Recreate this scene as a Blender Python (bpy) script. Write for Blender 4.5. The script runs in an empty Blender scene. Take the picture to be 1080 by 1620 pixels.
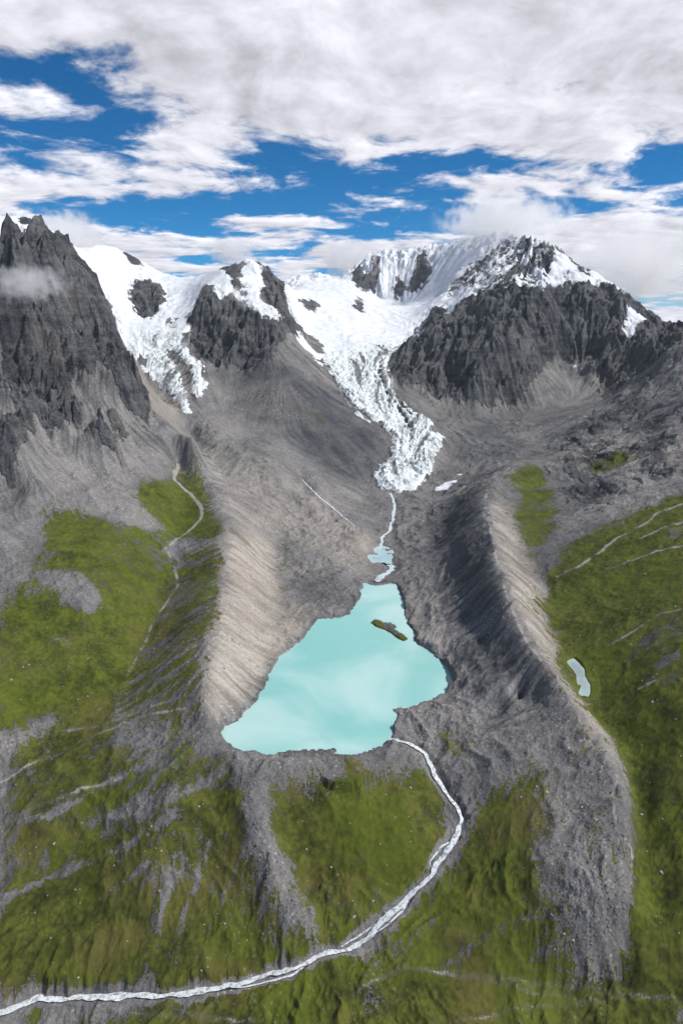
import bpy, math, random
import numpy as np

# ------------------------------------------------------------------ camera, sky, sun, exposure
S = 600.0                       # metres per survey unit (camera height above the lake)
PITCH = math.radians(16.0)
FPX = 1080.0                    # focal length in photograph pixels (photo is 1080 x 1620)
SUN_AZ = math.radians(98.0)    # clockwise from +Y (view direction)
SUN_EL = math.radians(48.0)

scene = bpy.context.scene
COL = scene.collection
cam_data = bpy.data.cameras.new('camera')
cam_data.sensor_fit = 'HORIZONTAL'
cam_data.sensor_width = 36.0
cam_data.lens = 36.0 * FPX / 1080.0
cam_data.clip_start = 1.0
cam_data.clip_end = 200000.0
cam = bpy.data.objects.new('camera', cam_data)
COL.objects.link(cam)
cam.location = (0, 0, S)
cam.rotation_euler = (math.pi / 2 - PITCH, 0, 0)
scene.camera = cam

scene.view_settings.view_transform = 'Standard'
scene.view_settings.look = 'None'
scene.view_settings.gamma = 1.0
scene.view_settings.use_curve_mapping = False
scene.view_settings.exposure = 0.0
scene.cycles.max_bounces = 8
scene.cycles.diffuse_bounces = 2
scene.cycles.glossy_bounces = 2
scene.cycles.transmission_bounces = 2
scene.cycles.volume_bounces = 4
scene.cycles.use_adaptive_sampling = True
scene.cycles.adaptive_threshold = 0.008
scene.cycles.use_denoising = True
scene.cycles.denoising_prefilter = 'FAST'
scene.cycles.denoising_input_passes = 'RGB_ALBEDO_NORMAL'
scene.cycles.volume_step_rate = 1.0
scene.cycles.volume_max_steps = 256


class NT:
    """small helper for building node trees"""
    def __init__(self, tree):
        self.t = tree
        for n in list(tree.nodes):
            tree.nodes.remove(n)

    def n(self, kind, **kw):
        node = self.t.nodes.new(kind)
        for k, v in kw.items():
            setattr(node, k, v)
        return node

    def link(self, a, b):
        self.t.links.new(a, b)

    def put(self, sock, v):
        if isinstance(v, bpy.types.NodeSocket):
            self.link(v, sock)
        elif v is not None:
            if isinstance(v, (tuple, list)) and len(v) == 3 and sock.type == 'RGBA':
                v = (*v, 1.0)
            sock.default_value = v

    def math(self, op, a, b=None, c=None, clamp=False):
        node = self.n('ShaderNodeMath', operation=op)
        node.use_clamp = clamp
        self.put(node.inputs[0], a)
        self.put(node.inputs[1], b)
        if c is not None:
            self.put(node.inputs[2], c)
        return node.outputs[0]

    def vmath(self, op, a, b=None, scale=None):
        node = self.n('ShaderNodeVectorMath', operation=op)
        self.put(node.inputs[0], a)
        if b is not None:
            self.put(node.inputs[1], b)
        if scale is not None:
            self.put(node.inputs['Scale'], scale)
        return node.outputs['Value'] if op in ('LENGTH', 'DOT_PRODUCT') else node.outputs[0]

    def noise(self, vec, scale, detail=4.0, rough=0.55, lac=2.0, dist=0.0, dim='3D', kind='FBM'):
        node = self.n('ShaderNodeTexNoise', noise_dimensions=dim)
        node.noise_type = kind
        self.put(node.inputs['Vector'], vec)
        node.inputs['Scale'].default_value = scale
        node.inputs['Detail'].default_value = detail
        node.inputs['Roughness'].default_value = rough
        node.inputs['Lacunarity'].default_value = lac
        node.inputs['Distortion'].default_value = dist
        return node.outputs[0]

    def ss(self, v, lo, hi, a=0.0, b=1.0):
        node = self.n('ShaderNodeMapRange', interpolation_type='SMOOTHSTEP')
        self.put(node.inputs[0], v)
        for k, x in zip((1, 2, 3, 4), (lo, hi, a, b)):
            self.put(node.inputs[k], x)
        return node.outputs[0]

    def mix(self, f, a, b):
        node = self.n('ShaderNodeMix', data_type='RGBA')
        self.put(node.inputs[0], f)
        self.put(node.inputs[6], a)
        self.put(node.inputs[7], b)
        return node.outputs[2]

    def comb(self, x, y, z):
        node = self.n('ShaderNodeCombineXYZ')
        for k, v in enumerate((x, y, z)):
            self.put(node.inputs[k], v)
        return node.outputs[0]

    def sep(self, v):
        node = self.n('ShaderNodeSeparateXYZ')
        self.put(node.inputs[0], v)
        return node.outputs


SKY_A, SKY_B = (8.1, 4.4, 3.0), (1.3, 25.1, 7.0)


def build_world():
    w = bpy.data.worlds.new('World')
    scene.world = w
    w.use_nodes = True
    g = NT(w.node_tree)
    sky = g.n('ShaderNodeTexSky', sky_type='NISHITA')
    sky.sun_disc = False
    sky.sun_elevation = SUN_EL
    sky.sun_rotation = SUN_AZ
    sky.altitude = 4500
    sky.air_density = 1.0
    sky.dust_density = 0.3
    sky.ozone_density = 2.5
    d = g.n('ShaderNodeTexCoord').outputs['Generated']
    x, y, z = g.sep(d)
    zz = g.math('ADD', g.math('MAXIMUM', z, 0.0), 0.05)
    P0 = g.comb(g.math('DIVIDE', x, zz), g.math('DIVIDE', y, zz), 0.0)
    dist = g.vmath('LENGTH', P0)
    # rounded cloud bases: the deck looks less foreshortened than a flat sheet
    P = g.vmath('SCALE', P0, scale=g.math('POWER', g.math('MAXIMUM', dist, .3), -.30))
    warp = g.n('ShaderNodeTexNoise')
    g.put(warp.inputs['Vector'], P)
    warp.inputs['Scale'].default_value = 1.6
    warp.inputs['Detail'].default_value = 2
    Pw = g.vmath('ADD', P, g.vmath('SCALE', g.vmath('SUBTRACT', warp.outputs['Color'], (.5, .5, .5)), scale=.35))
    big = g.noise(g.vmath('ADD', P, SKY_A), 0.75, 2, 0.5)
    mid = g.noise(g.vmath('ADD', Pw, SKY_B), 2.1, 7, 0.61)
    # a broken deck, thickest some way out, with a band of gaps beyond and streets towards the horizon
    near = g.math('MULTIPLY', g.ss(dist, 1.2, 2.4, -0.20, 0.26), g.ss(dist, 3.0, 4.4, 1.0, -.06))
    far = g.ss(dist, 5.0, 8.5, 0.0, 0.20)
    cov = g.math('ADD', g.math('ADD', near, far), g.math('MULTIPLY_ADD', big, 0.85, -0.425))
    den = g.math('ADD', g.math('MULTIPLY_ADD', mid, 1.55, -0.775), cov)
    alpha = g.ss(den, -0.02, 0.17)
    thick = g.ss(den, 0.05, 0.55)
    off = g.noise(g.vmath('ADD', Pw, (SKY_B[0] + .06, SKY_B[1] - .05, SKY_B[2])), 2.1, 5, 0.61)
    relief = g.math('MULTIPLY', g.math('SUBTRACT', off, mid), -2.1)
    tone = g.math('ADD', g.ss(thick, 0.0, 1.0, 1.0, 0.91), relief)
    tone = g.math('MULTIPLY', tone, g.ss(g.noise(P, 1.1, 3, 0.5), 0.3, 0.7, 0.93, 1.05))
    cl = g.vmath('SCALE', g.comb(0.862, 0.868, 0.95), scale=g.math('MULTIPLY', tone, 9.5))
    skyc = g.vmath('MULTIPLY', sky.outputs[0], (0.12, 0.70, 1.02))
    col = g.mix(alpha, skyc, cl)
    bg = g.n('ShaderNodeBackground')
    g.put(bg.inputs[0], col)
    bg.inputs[1].default_value = 0.10
    out = g.n('ShaderNodeOutputWorld')
    g.link(bg.outputs[0], out.inputs[0])


build_world()
sun_data = bpy.data.lights.new('sun', 'SUN')
sun_data.energy = 4.8
sun_data.angle = math.radians(1.5)
sun_data.color = (1.0, 0.95, 0.88)
sun = bpy.data.objects.new('sun', sun_data)
COL.objects.link(sun)
sun.rotation_euler = (math.pi / 2 - SUN_EL, 0, math.pi - SUN_AZ)

# ------------------------------------------------------------------ survey: sight lines to world points
CP, SP = math.cos(PITCH), math.sin(PITCH)


def ray(u, v):
    cx, cy = (np.asarray(u, float) - 540) / FPX, (810 - np.asarray(v, float)) / FPX
    return cx, CP + cy * SP, -SP + cy * CP


def PZ(u, v, z):                # point of the sight line at height z
    dx, dy, dz = ray(u, v)
    t = (z - 1.0) / dz
    return (dx * t, dy * t, z)


def PY(u, v, Y):                # point of the sight line at ground distance Y
    dx, dy, dz = ray(u, v)
    t = Y / dy
    return (dx * t, Y, 1.0 + dz * t)


A0 = 0.4                        # fan apex behind the camera


def to_st(x, y):
    yy = np.maximum(np.asarray(y, float) + A0, 1e-3)
    return np.asarray(x, float) / yy, np.log(yy)


# terrain grid: a fan that is finer where the land is near
NC, NSIDE = 880, 70
core = np.linspace(-0.56, 0.56, NC)
side = 0.56 + np.cumsum(np.linspace(1.3, 34, NSIDE) * (core[1] - core[0]))
SV = np.concatenate([-side[::-1], core, side])
tk = np.array([0.60, 1.2, 2.0, 3.2, 4.2, 6.2, 8.8, 10.5, 16.0])
den = np.array([90, 170, 190, 160, 250, 180, 60, 50])
TV = np.concatenate([np.linspace(math.log(tk[i]), math.log(tk[i + 1]), den[i], endpoint=False) for i in range(len(den))] + [[math.log(tk[-1])]])
# smooth the row spacing
dt_ = np.diff(TV)
ker = np.ones(61) / 61
dt_ = np.convolve(np.pad(dt_, 30, mode='edge'), ker, mode='valid')
TV = np.concatenate([[TV[0]], TV[0] + np.cumsum(dt_ * (TV[-1] - TV[0]) / dt_.sum())])
NR, NCOL = len(TV), len(SV)
YP = np.exp(TV)[:, None]
GX = SV[None, :] * YP
GY = np.broadcast_to(YP - A0, GX.shape).copy()

# ------------------------------------------------------------------ control lines of the land
CTRL = []


def ctl(pts, closed=False, dense=True):
    st = []
    for p in pts:
        s, t = to_st(p[0], p[1])
        st.append((float(s), float(t), float(p[2])))
    if closed:
        st.append(st[0])
    if not dense:
        CTRL.extend(st)
        return
    CTRL.append(st[0])
    for a, b in zip(st[:-1], st[1:]):
        n = max(1, int(math.ceil(math.hypot(a[0] - b[0], a[1] - b[1]) / 0.028)))
        for k in range(1, n + 1):
            f = k / n
            CTRL.append(tuple(a[i] * (1 - f) + b[i] * f for i in range(3)))


def cz(lst, **k):
    ctl([PZ(*p) for p in lst], **k)


def cy(lst, **k):
    ctl([PY(*p) for p in lst], **k)


def zoomed(lst, sc, ox, oy):
    return [(x / sc + ox, y / sc + oy) for x, y in lst]


LAKE = zoomed([(62, 728), (100, 705), (150, 690), (160, 650), (200, 632), (222, 600), (220, 580), (248, 560), (255, 515), (270, 490), (285, 450), (340, 405), (390, 375), (415, 330), (440, 310), (450, 290), (530, 292), (570, 280), (590, 245), (600, 225), (620, 200), (610, 180), (625, 165), (605, 150), (650, 145), (670, 165), (700, 160), (750, 150), (770, 180), (785, 230), (780, 270), (800, 310), (830, 350), (820, 375), (870, 400), (900, 430), (965, 480), (985, 525), (950, 560), (880, 605), (820, 630), (725, 650), (765, 665), (745, 700), (735, 755), (720, 765), (650, 795), (570, 820), (500, 825), (520, 800), (575, 775), (490, 800), (430, 800), (350, 802), (280, 815), (200, 800), (130, 785), (90, 765)], 2.4545, 320, 860)
ISLAND = [(586, 990), (591, 985), (600, 985), (608, 990), (619, 989), (628, 994), (622, 1000), (634, 1004), (645, 1012), (639, 1017), (629, 1014), (618, 1006), (606, 1001), (595, 997)]
POND = zoomed([(455, 350), (500, 335), (550, 390), (550, 440), (580, 510), (575, 570), (525, 525), (545, 490), (515, 475), (515, 430), (490, 390)], 3.375, 760, 940)

cz([(u, v, 0.002) for u, v in LAKE[::3]], closed=True)
cz([(600, 1000, -0.012), (560, 1050, -.015), (480, 1120, -.015), (640, 1080, -.015), (590, 950, -.01), (450, 1050, -.012)], dense=False)
# rim of the lake and the ground of the front
cz([(335, 1130, .035), (345, 1180, .022), (420, 1203, .018), (500, 1210, .015), (600, 1195, .008), (640, 1180, .004)])
cz([(330, 1150, .035), (380, 1215, .02), (398, 1260, .0), (408, 1320, -.034), (438, 1400, -.085), (480, 1470, -.14)])
cz([(300, 1170, .022), (270, 1260, -.018), (250, 1340, -.068), (230, 1430, -.13)])
cz([(345, 1240, -.014), (338, 1320, -.062), (345, 1400, -.115)])
cz([(160, 1230, -.04), (140, 1320, -.098), (110, 1420, -.158)])
cz([(0, 1250, -.07), (110, 1200, -.03), (200, 1165, .0), (300, 1150, .02)])
cz([(0, 1330, -.12), (70, 1300, -.09)])
cz([(0, 1450, -.175), (60, 1430, -.165)])
cz([(0, 1540, -.21), (150, 1510, -.19), (300, 1450, -.15), (400, 1420, -.12)])
STREAM = [(615, 1170), (642, 1175), (672, 1195), (687, 1225), (700, 1245), (717, 1270), (730, 1295), (725, 1325), (705, 1345), (688, 1365), (685, 1380), (657, 1405), (630, 1432), (605, 1455), (590, 1477), (565, 1492), (540, 1499), (500, 1515), (460, 1538), (400, 1552), (320, 1565), (250, 1575), (190, 1576), (120, 1577), (65, 1582), (35, 1597), (-10, 1610)]
STREAM_Z = [0, -.004, -.014, -.026, -.035, -.046, -.057, -.07, -.08, -.09, -.097, -.112, -.126, -.139, -.15, -.159, -.165, -.176, -.188, -.199, -.21, -.22, -.226, -.233, -.239, -.243, -.248]
cz([(u, v, z) for (u, v), z in zip(STREAM, STREAM_Z)])
cz([(440, 1220, .008), (520, 1240, -.012), (600, 1230, -.008), (650, 1215, -.012)])
cz([(460, 1300, -.06), (560, 1300, -.045), (640, 1290, -.04), (690, 1300, -.058)])
cz([(490, 1400, -.125), (560, 1390, -.105), (620, 1370, -.095)])
cz([(680, 1150, .008), (760, 1130, .018), (820, 1110, .036)])
cz([(845, 1098, .072), (868, 1122, .073), (900, 1152, .068), (930, 1195, .055), (948, 1245, .034)])
cz([(730, 1210, -.008), (800, 1200, .02), (880, 1180, .045), (940, 1170, .065)])
cz([(770, 1300, -.05), (830, 1280, -.015), (900, 1260, .01), (970, 1250, .035)])
cz([(740, 1400, -.105), (830, 1380, -.06), (920, 1360, -.025), (975, 1345, -.015)])
cz([(680, 1480, -.155), (800, 1470, -.125), (900, 1460, -.085), (985, 1440, -.065)])
cz([(560, 1540, -.178), (700, 1535, -.178), (880, 1545, -.165), (980, 1520, -.14), (1080, 1560, -.15)])
cz([(200, 1612, -.235), (540, 1620, -.20), (800, 1615, -.19), (1080, 1615, -.18)])
# left moraine: crest, inner foot, outer trough
LM = [(330, 1125, .05), (325, 1085, .085), (333, 1030, .11), (345, 960, .13), (358, 890, .16), (368, 840, .185), (355, 790, .22), (330, 740, .25), (305, 690, .31)]
cz(LM)
cz([(370, 1120, .02), (405, 1075, .015), (430, 1010, .015), (440, 950, .02), (436, 890, .035), (440, 850, .07)])
cz([(440, 850, .07), (455, 800, .13), (480, 770, .15)])
cz([(60, 1185, -.055), (160, 1115, -.01), (200, 1060, .02), (235, 985, .06), (268, 900, .105), (278, 850, .15), (285, 790, .215), (285, 740, .285)])
# bowl and foot of the left mountain
cz([(0, 1180, -.035), (0, 1120, .02), (0, 1050, .075), (0, 950, .16), (0, 870, .24)])
cz([(150, 1060, .045), (120, 1000, .10), (130, 940, .155), (110, 880, .215), (100, 830, .26)])
cz([(200, 1010, .06), (200, 930, .13), (195, 870, .19), (200, 815, .25), (245, 785, .262), (275, 750, .285)])
cy([(0, 800, 2.5), (60, 780, 2.62), (150, 750, 2.85), (200, 735, 2.98), (260, 720, 3.2)])
cy([(0, 700, 2.85), (0, 600, 3.25), (0, 500, 3.6), (0, 445, 3.85)])
cy([(100, 720, 2.95), (100, 600, 3.38), (100, 500, 3.68), (85, 420, 3.9), (60, 358, 4.05)])
cy([(60, 358, 4.05), (85, 375, 4.1), (110, 395, 4.15), (150, 445, 4.15), (180, 500, 4.05), (190, 545, 3.95), (215, 595, 3.85), (240, 642, 3.7), (275, 680, 3.45), (305, 692, 3.33)])
cy([(60, 358, 4.05), (38, 388, 4.1), (8, 430, 4.15), (-60, 470, 4.1)])
cy([(190, 700, 3.12), (170, 620, 3.45), (150, 550, 3.75)])
# hidden trench behind the spur and the left glacier
cy([(305, 665, 4.15), (290, 610, 4.65), (262, 560, 5.1), (235, 510, 5.5), (215, 470, 5.9), (200, 430, 6.3), (185, 394, 6.7)])
cy([(235, 640, 4.45), (205, 590, 4.75), (185, 548, 5.1), (165, 480, 5.5), (140, 415, 5.9), (122, 391, 6.3)])
cy([(325, 620, 4.55), (322, 580, 4.85), (296, 530, 5.25), (300, 480, 5.7), (290, 439, 6.5)])
cy([(122, 391, 6.3), (150, 390, 6.5), (185, 393, 6.7), (220, 413, 6.8), (262, 438, 6.8), (290, 440, 6.6), (345, 428, 6.3), (397, 413, 6.1)])
cy([(-120, 330, 6.2), (0, 344, 6.0), (45, 349, 5.9), (85, 366, 5.9), (122, 391, 6.3)])
# ground below the left glacier
cy([(305, 665, 4.15), (350, 700, 3.78), (430, 750, 3.4), (500, 800, 3.15)])
cz([(480, 760, .17), (520, 798, .105), (560, 832, .07), (590, 850, .05), (605, 860, .035)])
cz([(440, 870, .05), (500, 880, .045), (560, 880, .03)])
cz([(460, 930, .02), (520, 940, .018), (570, 925, .012)])
# central buttress
cy([(397, 413, 6.1), (412, 450, 5.85), (430, 500, 5.45), (446, 560, 5.0), (470, 630, 4.5), (505, 690, 4.1), (540, 740, 3.8), (575, 790, 3.45), (600, 830, 3.1)])
cy([(397, 413, 6.1), (420, 425, 6.2), (450, 448, 6.5)])
cy([(325, 452, 5.75), (310, 490, 5.5), (303, 530, 5.3)])
cy([(375, 470, 5.6), (385, 530, 5.25), (370, 590, 4.85), (350, 640, 4.45), (370, 690, 4.0)])
cy([(430, 690, 4.0), (460, 730, 3.65), (510, 780, 3.35)])
cy([(452, 470, 6.3), (480, 530, 5.75), (512, 570, 5.35), (525, 605, 5.05), (560, 650, 4.6), (600, 690, 4.22), (610, 720, 4.0), (594, 755, 3.72)])
# main glacier
cy([(630, 772, 3.6), (650, 740, 3.85), (655, 700, 4.2), (630, 660, 4.6), (600, 625, 4.9), (565, 580, 5.4), (570, 540, 5.95), (575, 500, 6.6), (565, 470, 7.1), (550, 448, 7.6), (530, 443, 8.0)])
cy([(597, 780, 3.5), (635, 782, 3.5), (668, 780, 3.52)])
cy([(670, 760, 3.72), (697, 695, 4.2), (662, 655, 4.6), (620, 610, 5.05), (618, 570, 5.5), (645, 545, 6.0), (690, 525, 6.3)])
cy([(452, 448, 7.5), (512, 439, 8.0), (535, 446, 8.2), (560, 427, 8.2), (594, 403, 8.2), (640, 402, 8.2), (677, 394, 8.2), (734, 384, 8.0), (769, 381, 7.8), (800, 373, 7.6), (835, 386, 7.4), (882, 397, 7.1)])
cy([(600, 462, 7.7), (660, 465, 7.6), (690, 470, 7.3)])
cy([(650, 500, 6.75), (700, 480, 6.7), (760, 455, 6.6), (792, 438, 6.5)])
cy([(760, 410, 7.2), (700, 465, 6.95)])
# right massif
cy([(882, 397, 7.1), (909, 418, 6.8), (940, 428, 6.6), (971, 451, 6.4), (994, 467, 6.3), (1026, 494, 6.15), (1080, 519, 6.0), (1180, 540, 5.9)])
cy([(640, 545, 5.9), (690, 505, 6.1), (740, 478, 6.15), (800, 455, 6.1), (870, 455, 6.15), (920, 470, 6.1), (970, 490, 6.0)])
cy([(618, 600, 5.1), (650, 622, 5.0), (700, 636, 4.95), (740, 642, 4.95), (800, 642, 5.0), (860, 640, 5.05), (920, 630, 5.05), (955, 635, 4.8)])
cy([(850, 455, 6.0), (830, 500, 5.65), (800, 560, 5.3), (760, 615, 5.0)])
cy([(880, 580, 5.55), (930, 560, 5.65), (960, 590, 5.35)])
cy([(940, 430, 6.55), (960, 500, 5.9), (970, 560, 5.5)])
# ground right of the glacier tongue
cy([(690, 660, 4.75), (740, 670, 4.6), (800, 670, 4.6), (850, 660, 4.75)])
cy([(710, 720, 4.1), (760, 720, 4.05), (810, 715, 4.0)])
cy([(680, 790, 3.5), (720, 770, 3.6), (755, 755, 3.65)])
cz([(600, 800, .08), (630, 800, .075), (660, 800, .09)])
cz([(640, 850, .045), (670, 860, .05), (655, 890, .03)])
# right moraine: crest, inner foot, outer trough
RM = [(815, 730, .27), (770, 762, .245), (765, 800, .235), (775, 840, .22), (785, 890, .20), (800, 945, .18), (830, 1010, .15), (865, 1062, .125), (900, 1105, .105), (935, 1140, .085), (965, 1185, .068), (985, 1240, .045), (990, 1300, .015), (990, 1380, -.03), (1000, 1440, -.07), (985, 1490, -.12)]
cz(RM)
cz([(725, 800, .155), (716, 850, .125), (727, 905, .105), (745, 965, .088), (775, 1025, .084), (808, 1064, .084), (835, 1080, .088)])
cz([(700, 830, .085), (680, 880, .055), (695, 940, .04), (715, 1000, .035), (740, 1060, .042), (780, 1088, .058), (815, 1098, .066)])
cz([(650, 930, .015), (675, 1000, .015), (700, 1040, .015), (730, 1090, .02), (690, 1110, .012)])
cz([(800, 790, .215), (815, 850, .17), (840, 905, .125), (868, 945, .10), (862, 985, .085), (890, 1030, .066), (912, 1075, .058), (935, 1120, .04), (988, 1200, .008), (1004, 1270, -.018), (1010, 1360, -.05), (1015, 1440, -.085), (1010, 1520, -.13)])
# right spur and hillside
cy([(1180, 500, 4.4), (1080, 545, 4.45), (1020, 590, 4.55), (960, 635, 4.55), (900, 655, 4.5), (850, 690, 4.3), (825, 722, 3.95)])
cy([(1080, 620, 3.9), (1000, 670, 3.9), (920, 700, 3.85), (860, 730, 3.6)])
cy([(1080, 720, 3.05), (1000, 730, 3.15), (930, 750, 3.2), (870, 770, 3.1)])
cy([(1080, 790, 2.55), (1000, 815, 2.5), (930, 850, 2.42), (870, 880, 2.35)])
cy([(1080, 900, 2.02), (1000, 920, 2.05), (920, 930, 2.12)])
cz([(1080, 1000, .185), (1000, 1010, .13), (930, 1020, .082)])
cz([(1080, 1120, .108), (1010, 1130, .066)])
cz([(1080, 1250, .03), (1040, 1260, .008)])
cz([(1080, 1400, -.05), (1050, 1410, -.075)])
# beyond the frame
for s_, t_, z_ in [(-1.2, .7, -.2), (-1.2, 1.3, .1), (-1.2, 2.2, .8), (-1.3, 3.5, 1.4), (-1.4, 6, 1.6), (-.85, 1.4, -.05), (-.8, 2.2, .45), (-.8, 3.3, .9), (-.75, 4.3, 1.25), (-.8, 6.5, 1.6),
                   (1.2, .7, .1), (1.2, 1.3, .5), (1.2, 2.2, .95), (1.3, 3.5, 1.2), (1.4, 6, 1.3), (.85, 1.2, .12), (.8, 2.0, .42), (.8, 3.3, .75), (.8, 4.8, 1.0), (.8, 6.4, 1.0),
                   (-2, 1, .3), (2, 1, .6), (-2.2, 4, 1.4), (2.2, 4, 1.4)]:
    CTRL.append((s_, math.log(t_ + A0), z_))
for s_ in np.linspace(-1.0, 1.0, 9):
    CTRL.append((s_, math.log(.62), -.26 + .12 * max(0, s_)))
for s_ in np.linspace(-2.0, 2.0, 15):
    CTRL.append((s_, math.log(11.0), .55))
    CTRL.append((s_, math.log(15.9), .1))
for u, v, Y in [(0, 344, 6.0), (60, 358, 5.9), (150, 390, 6.5), (220, 413, 6.8), (290, 440, 6.6), (397, 413, 6.1), (490, 443, 8.0), (594, 403, 8.2), (677, 394, 8.2), (769, 381, 7.8), (835, 386, 7.4), (882, 397, 7.1), (940, 428, 6.6), (994, 467, 6.3), (1080, 519, 6.0)]:
    x, y, z = PY(u, v, Y)
    s, t = to_st(x * (y + 1.0) / y, y + .85)
    CTRL.append((float(s), float(t), z - .42))

c = np.array(CTRL)
_, idx = np.unique(np.round(c[:, :2] / 0.006), axis=0, return_index=True)
c = c[np.sort(idx)]
EPS = 0.006
WT = 0.75                      # weight of the distance axis


def rbf_fit(c):
    p = c[:, :2] * np.array([1.0, WT])
    d = np.sqrt(((p[:, None] - p[None]) ** 2).sum(-1) + EPS ** 2)
    n = len(c)
    A = np.zeros((n + 3, n + 3))
    A[:n, :n] = d - np.eye(n) * 0.0015
    Pm = np.concatenate([np.ones((n, 1)), p], 1)
    A[:n, n:] = Pm
    A[n:, :n] = Pm.T
    b = np.concatenate([c[:, 2], np.zeros(3)])
    return p, np.linalg.solve(A, b)


def resize(a, rows, cols):      # bilinear from a sub-sampled grid
    r0 = np.clip(rows.astype(int), 0, a.shape[0] - 2)
    c0 = np.clip(cols.astype(int), 0, a.shape[1] - 2)
    fr = (rows - r0)[:, None]
    fc = (cols - c0)[None, :]
    a00 = a[r0][:, c0]; a01 = a[r0][:, c0 + 1]; a10 = a[r0 + 1][:, c0]; a11 = a[r0 + 1][:, c0 + 1]
    return (a00 * (1 - fc) + a01 * fc) * (1 - fr) + (a10 * (1 - fc) + a11 * fc) * fr


def rbf_grid(c):
    p, wgt = rbf_fit(c)
    rr = np.unique(np.concatenate([np.arange(0, NR, 3), [NR - 1]]))
    cc = np.unique(np.concatenate([np.arange(0, NCOL, 3), [NCOL - 1]]))
    T, Sg = np.meshgrid(TV[rr] * WT, SV[cc], indexing='ij')
    q = np.stack([Sg.ravel(), T.ravel()], 1).astype(np.float32)
    out = np.empty(len(q), np.float32)
    p32 = p.astype(np.float32); w32 = wgt.astype(np.float32)
    for k in range(0, len(q), 8192):
        b = q[k:k + 8192]
        d2 = (b[:, :1] - p32[:, 0]) ** 2 + (b[:, 1:] - p32[:, 1]) ** 2 + np.float32(EPS ** 2)
        out[k:k + 8192] = np.sqrt(d2) @ w32[:-3] + w32[-3] + b @ w32[-2:]
    z = out.reshape(T.shape).astype(np.float64)
    return resize(z, np.interp(np.arange(NR), rr, np.arange(len(rr))), np.interp(np.arange(NCOL), cc, np.arange(len(cc))))


def blur(a, r, n=2):
    a = a.astype(np.float32)
    for _ in range(n):
        for ax in (0, 1):
            pad = [(0, 0), (0, 0)]; pad[ax] = (r + 1, r)
            cs = np.cumsum(np.pad(a, pad, mode='edge'), axis=ax, dtype=np.float64)
            m = a.shape[ax]
            if ax == 0:
                a = ((cs[2 * r + 1:2 * r + 1 + m] - cs[:m]) / (2 * r + 1)).astype(np.float32)
            else:
                a = ((cs[:, 2 * r + 1:2 * r + 1 + m] - cs[:, :m]) / (2 * r + 1)).astype(np.float32)
    return a


def sstep(x, a, b):
    t = np.clip((x - a) / (b - a), 0, 1)
    return t * t * (3 - 2 * t)


rng = np.random.default_rng(7)
PERM = rng.permutation(512).astype(np.int32)
_h = PERM[(PERM[:, None] + np.arange(512)[None, :]) & 511] * 2.399963
GTX = np.cos(_h).astype(np.float32).ravel(); GTY = np.sin(_h).astype(np.float32).ravel()


def perlin(x, y):
    x = np.asarray(x, np.float32); y = np.asarray(y, np.float32)
    fx = np.floor(x); fy = np.floor(y)
    xf = x - fx; yf = y - fy
    xi = fx.astype(np.int32) & 511; yi = fy.astype(np.int32) & 511
    x1 = ((xi + 1) & 511) << 9; y1 = (yi + 1) & 511; xi = xi << 9
    u = xf * xf * xf * (xf * (xf * 6 - 15) + 10); v = yf * yf * yf * (yf * (yf * 6 - 15) + 10)

    def g(i, ax, ay):
        return GTX.take(i) * ax + GTY.take(i) * ay
    a = g(xi + yi, xf, yf); b = g(x1 + yi, xf - 1, yf)
    c_ = g(xi + y1, xf, yf - 1); d = g(x1 + y1, xf - 1, yf - 1)
    a += (b - a) * u; c_ += (d - c_) * u
    return a + (c_ - a) * v


def fbm(x, y, f, octv=4, gain=.5):
    o = np.zeros(x.shape, np.float32); amp = 1.0
    for k in range(octv):
        o += amp * perlin(x * f + 17.3 * k, y * f + 9.1 * k)
        f *= 2.03; amp *= gain
    return o


def ridged(x, y, f, octv=4, gain=.5):
    o = np.zeros(x.shape, np.float32); amp = 1.0; w = 1.0
    for k in range(octv):
        n = 1 - np.abs(perlin(x * f + 31.7 * k, y * f + 5.3 * k)) * 1.9
        n = np.clip(n, 0, 1) ** 2
        o += amp * n * w
        w = np.clip(n * 1.6, 0, 1)
        f *= 2.1; amp *= gain
    return o


Z = rbf_grid(c)


def sample(A, x, y):
    s, t = to_st(x, y)
    r = np.interp(t, TV, np.arange(NR)); q = np.interp(s, SV, np.arange(NCOL))
    r0 = np.clip(r.astype(int), 0, NR - 2); c0 = np.clip(q.astype(int), 0, NCOL - 2)
    fr = r - r0; fc = q - c0
    return (A[r0, c0] * (1 - fc) + A[r0, c0 + 1] * fc) * (1 - fr) + (A[r0 + 1, c0] * (1 - fc) + A[r0 + 1, c0 + 1] * fc) * fr


MARCH = np.exp(np.linspace(math.log(.55), math.log(10.2), 1300)) - .1


def sight(pts):                 # where sight lines meet the land: world x, y, z
    p = np.array(pts, float)
    dx, dy, dz = ray(p[:, 0], p[:, 1])
    t = MARCH[None, :] / dy[:, None]
    x = dx[:, None] * t; y = MARCH[None, :] + 0 * x; z = 1 + dz[:, None] * t
    h = sample(Z, x, y) - z
    hit = h > 0
    k = np.where(hit.any(1), hit.argmax(1), (h / t).argmax(1))
    i = np.arange(len(p))
    k0 = np.maximum(k - 1, 0)
    a, b = h[i, k0], h[i, k]
    f = np.where(hit.any(1) & (b > a), np.clip(-a / np.maximum(b - a, 1e-9), 0, 1), 1.0)
    xx = x[i, k0] * (1 - f) + x[i, k] * f; yy = y[i, k0] * (1 - f) + y[i, k] * f
    return np.stack([xx, yy, sample(Z, xx, yy)], 1)


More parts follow.
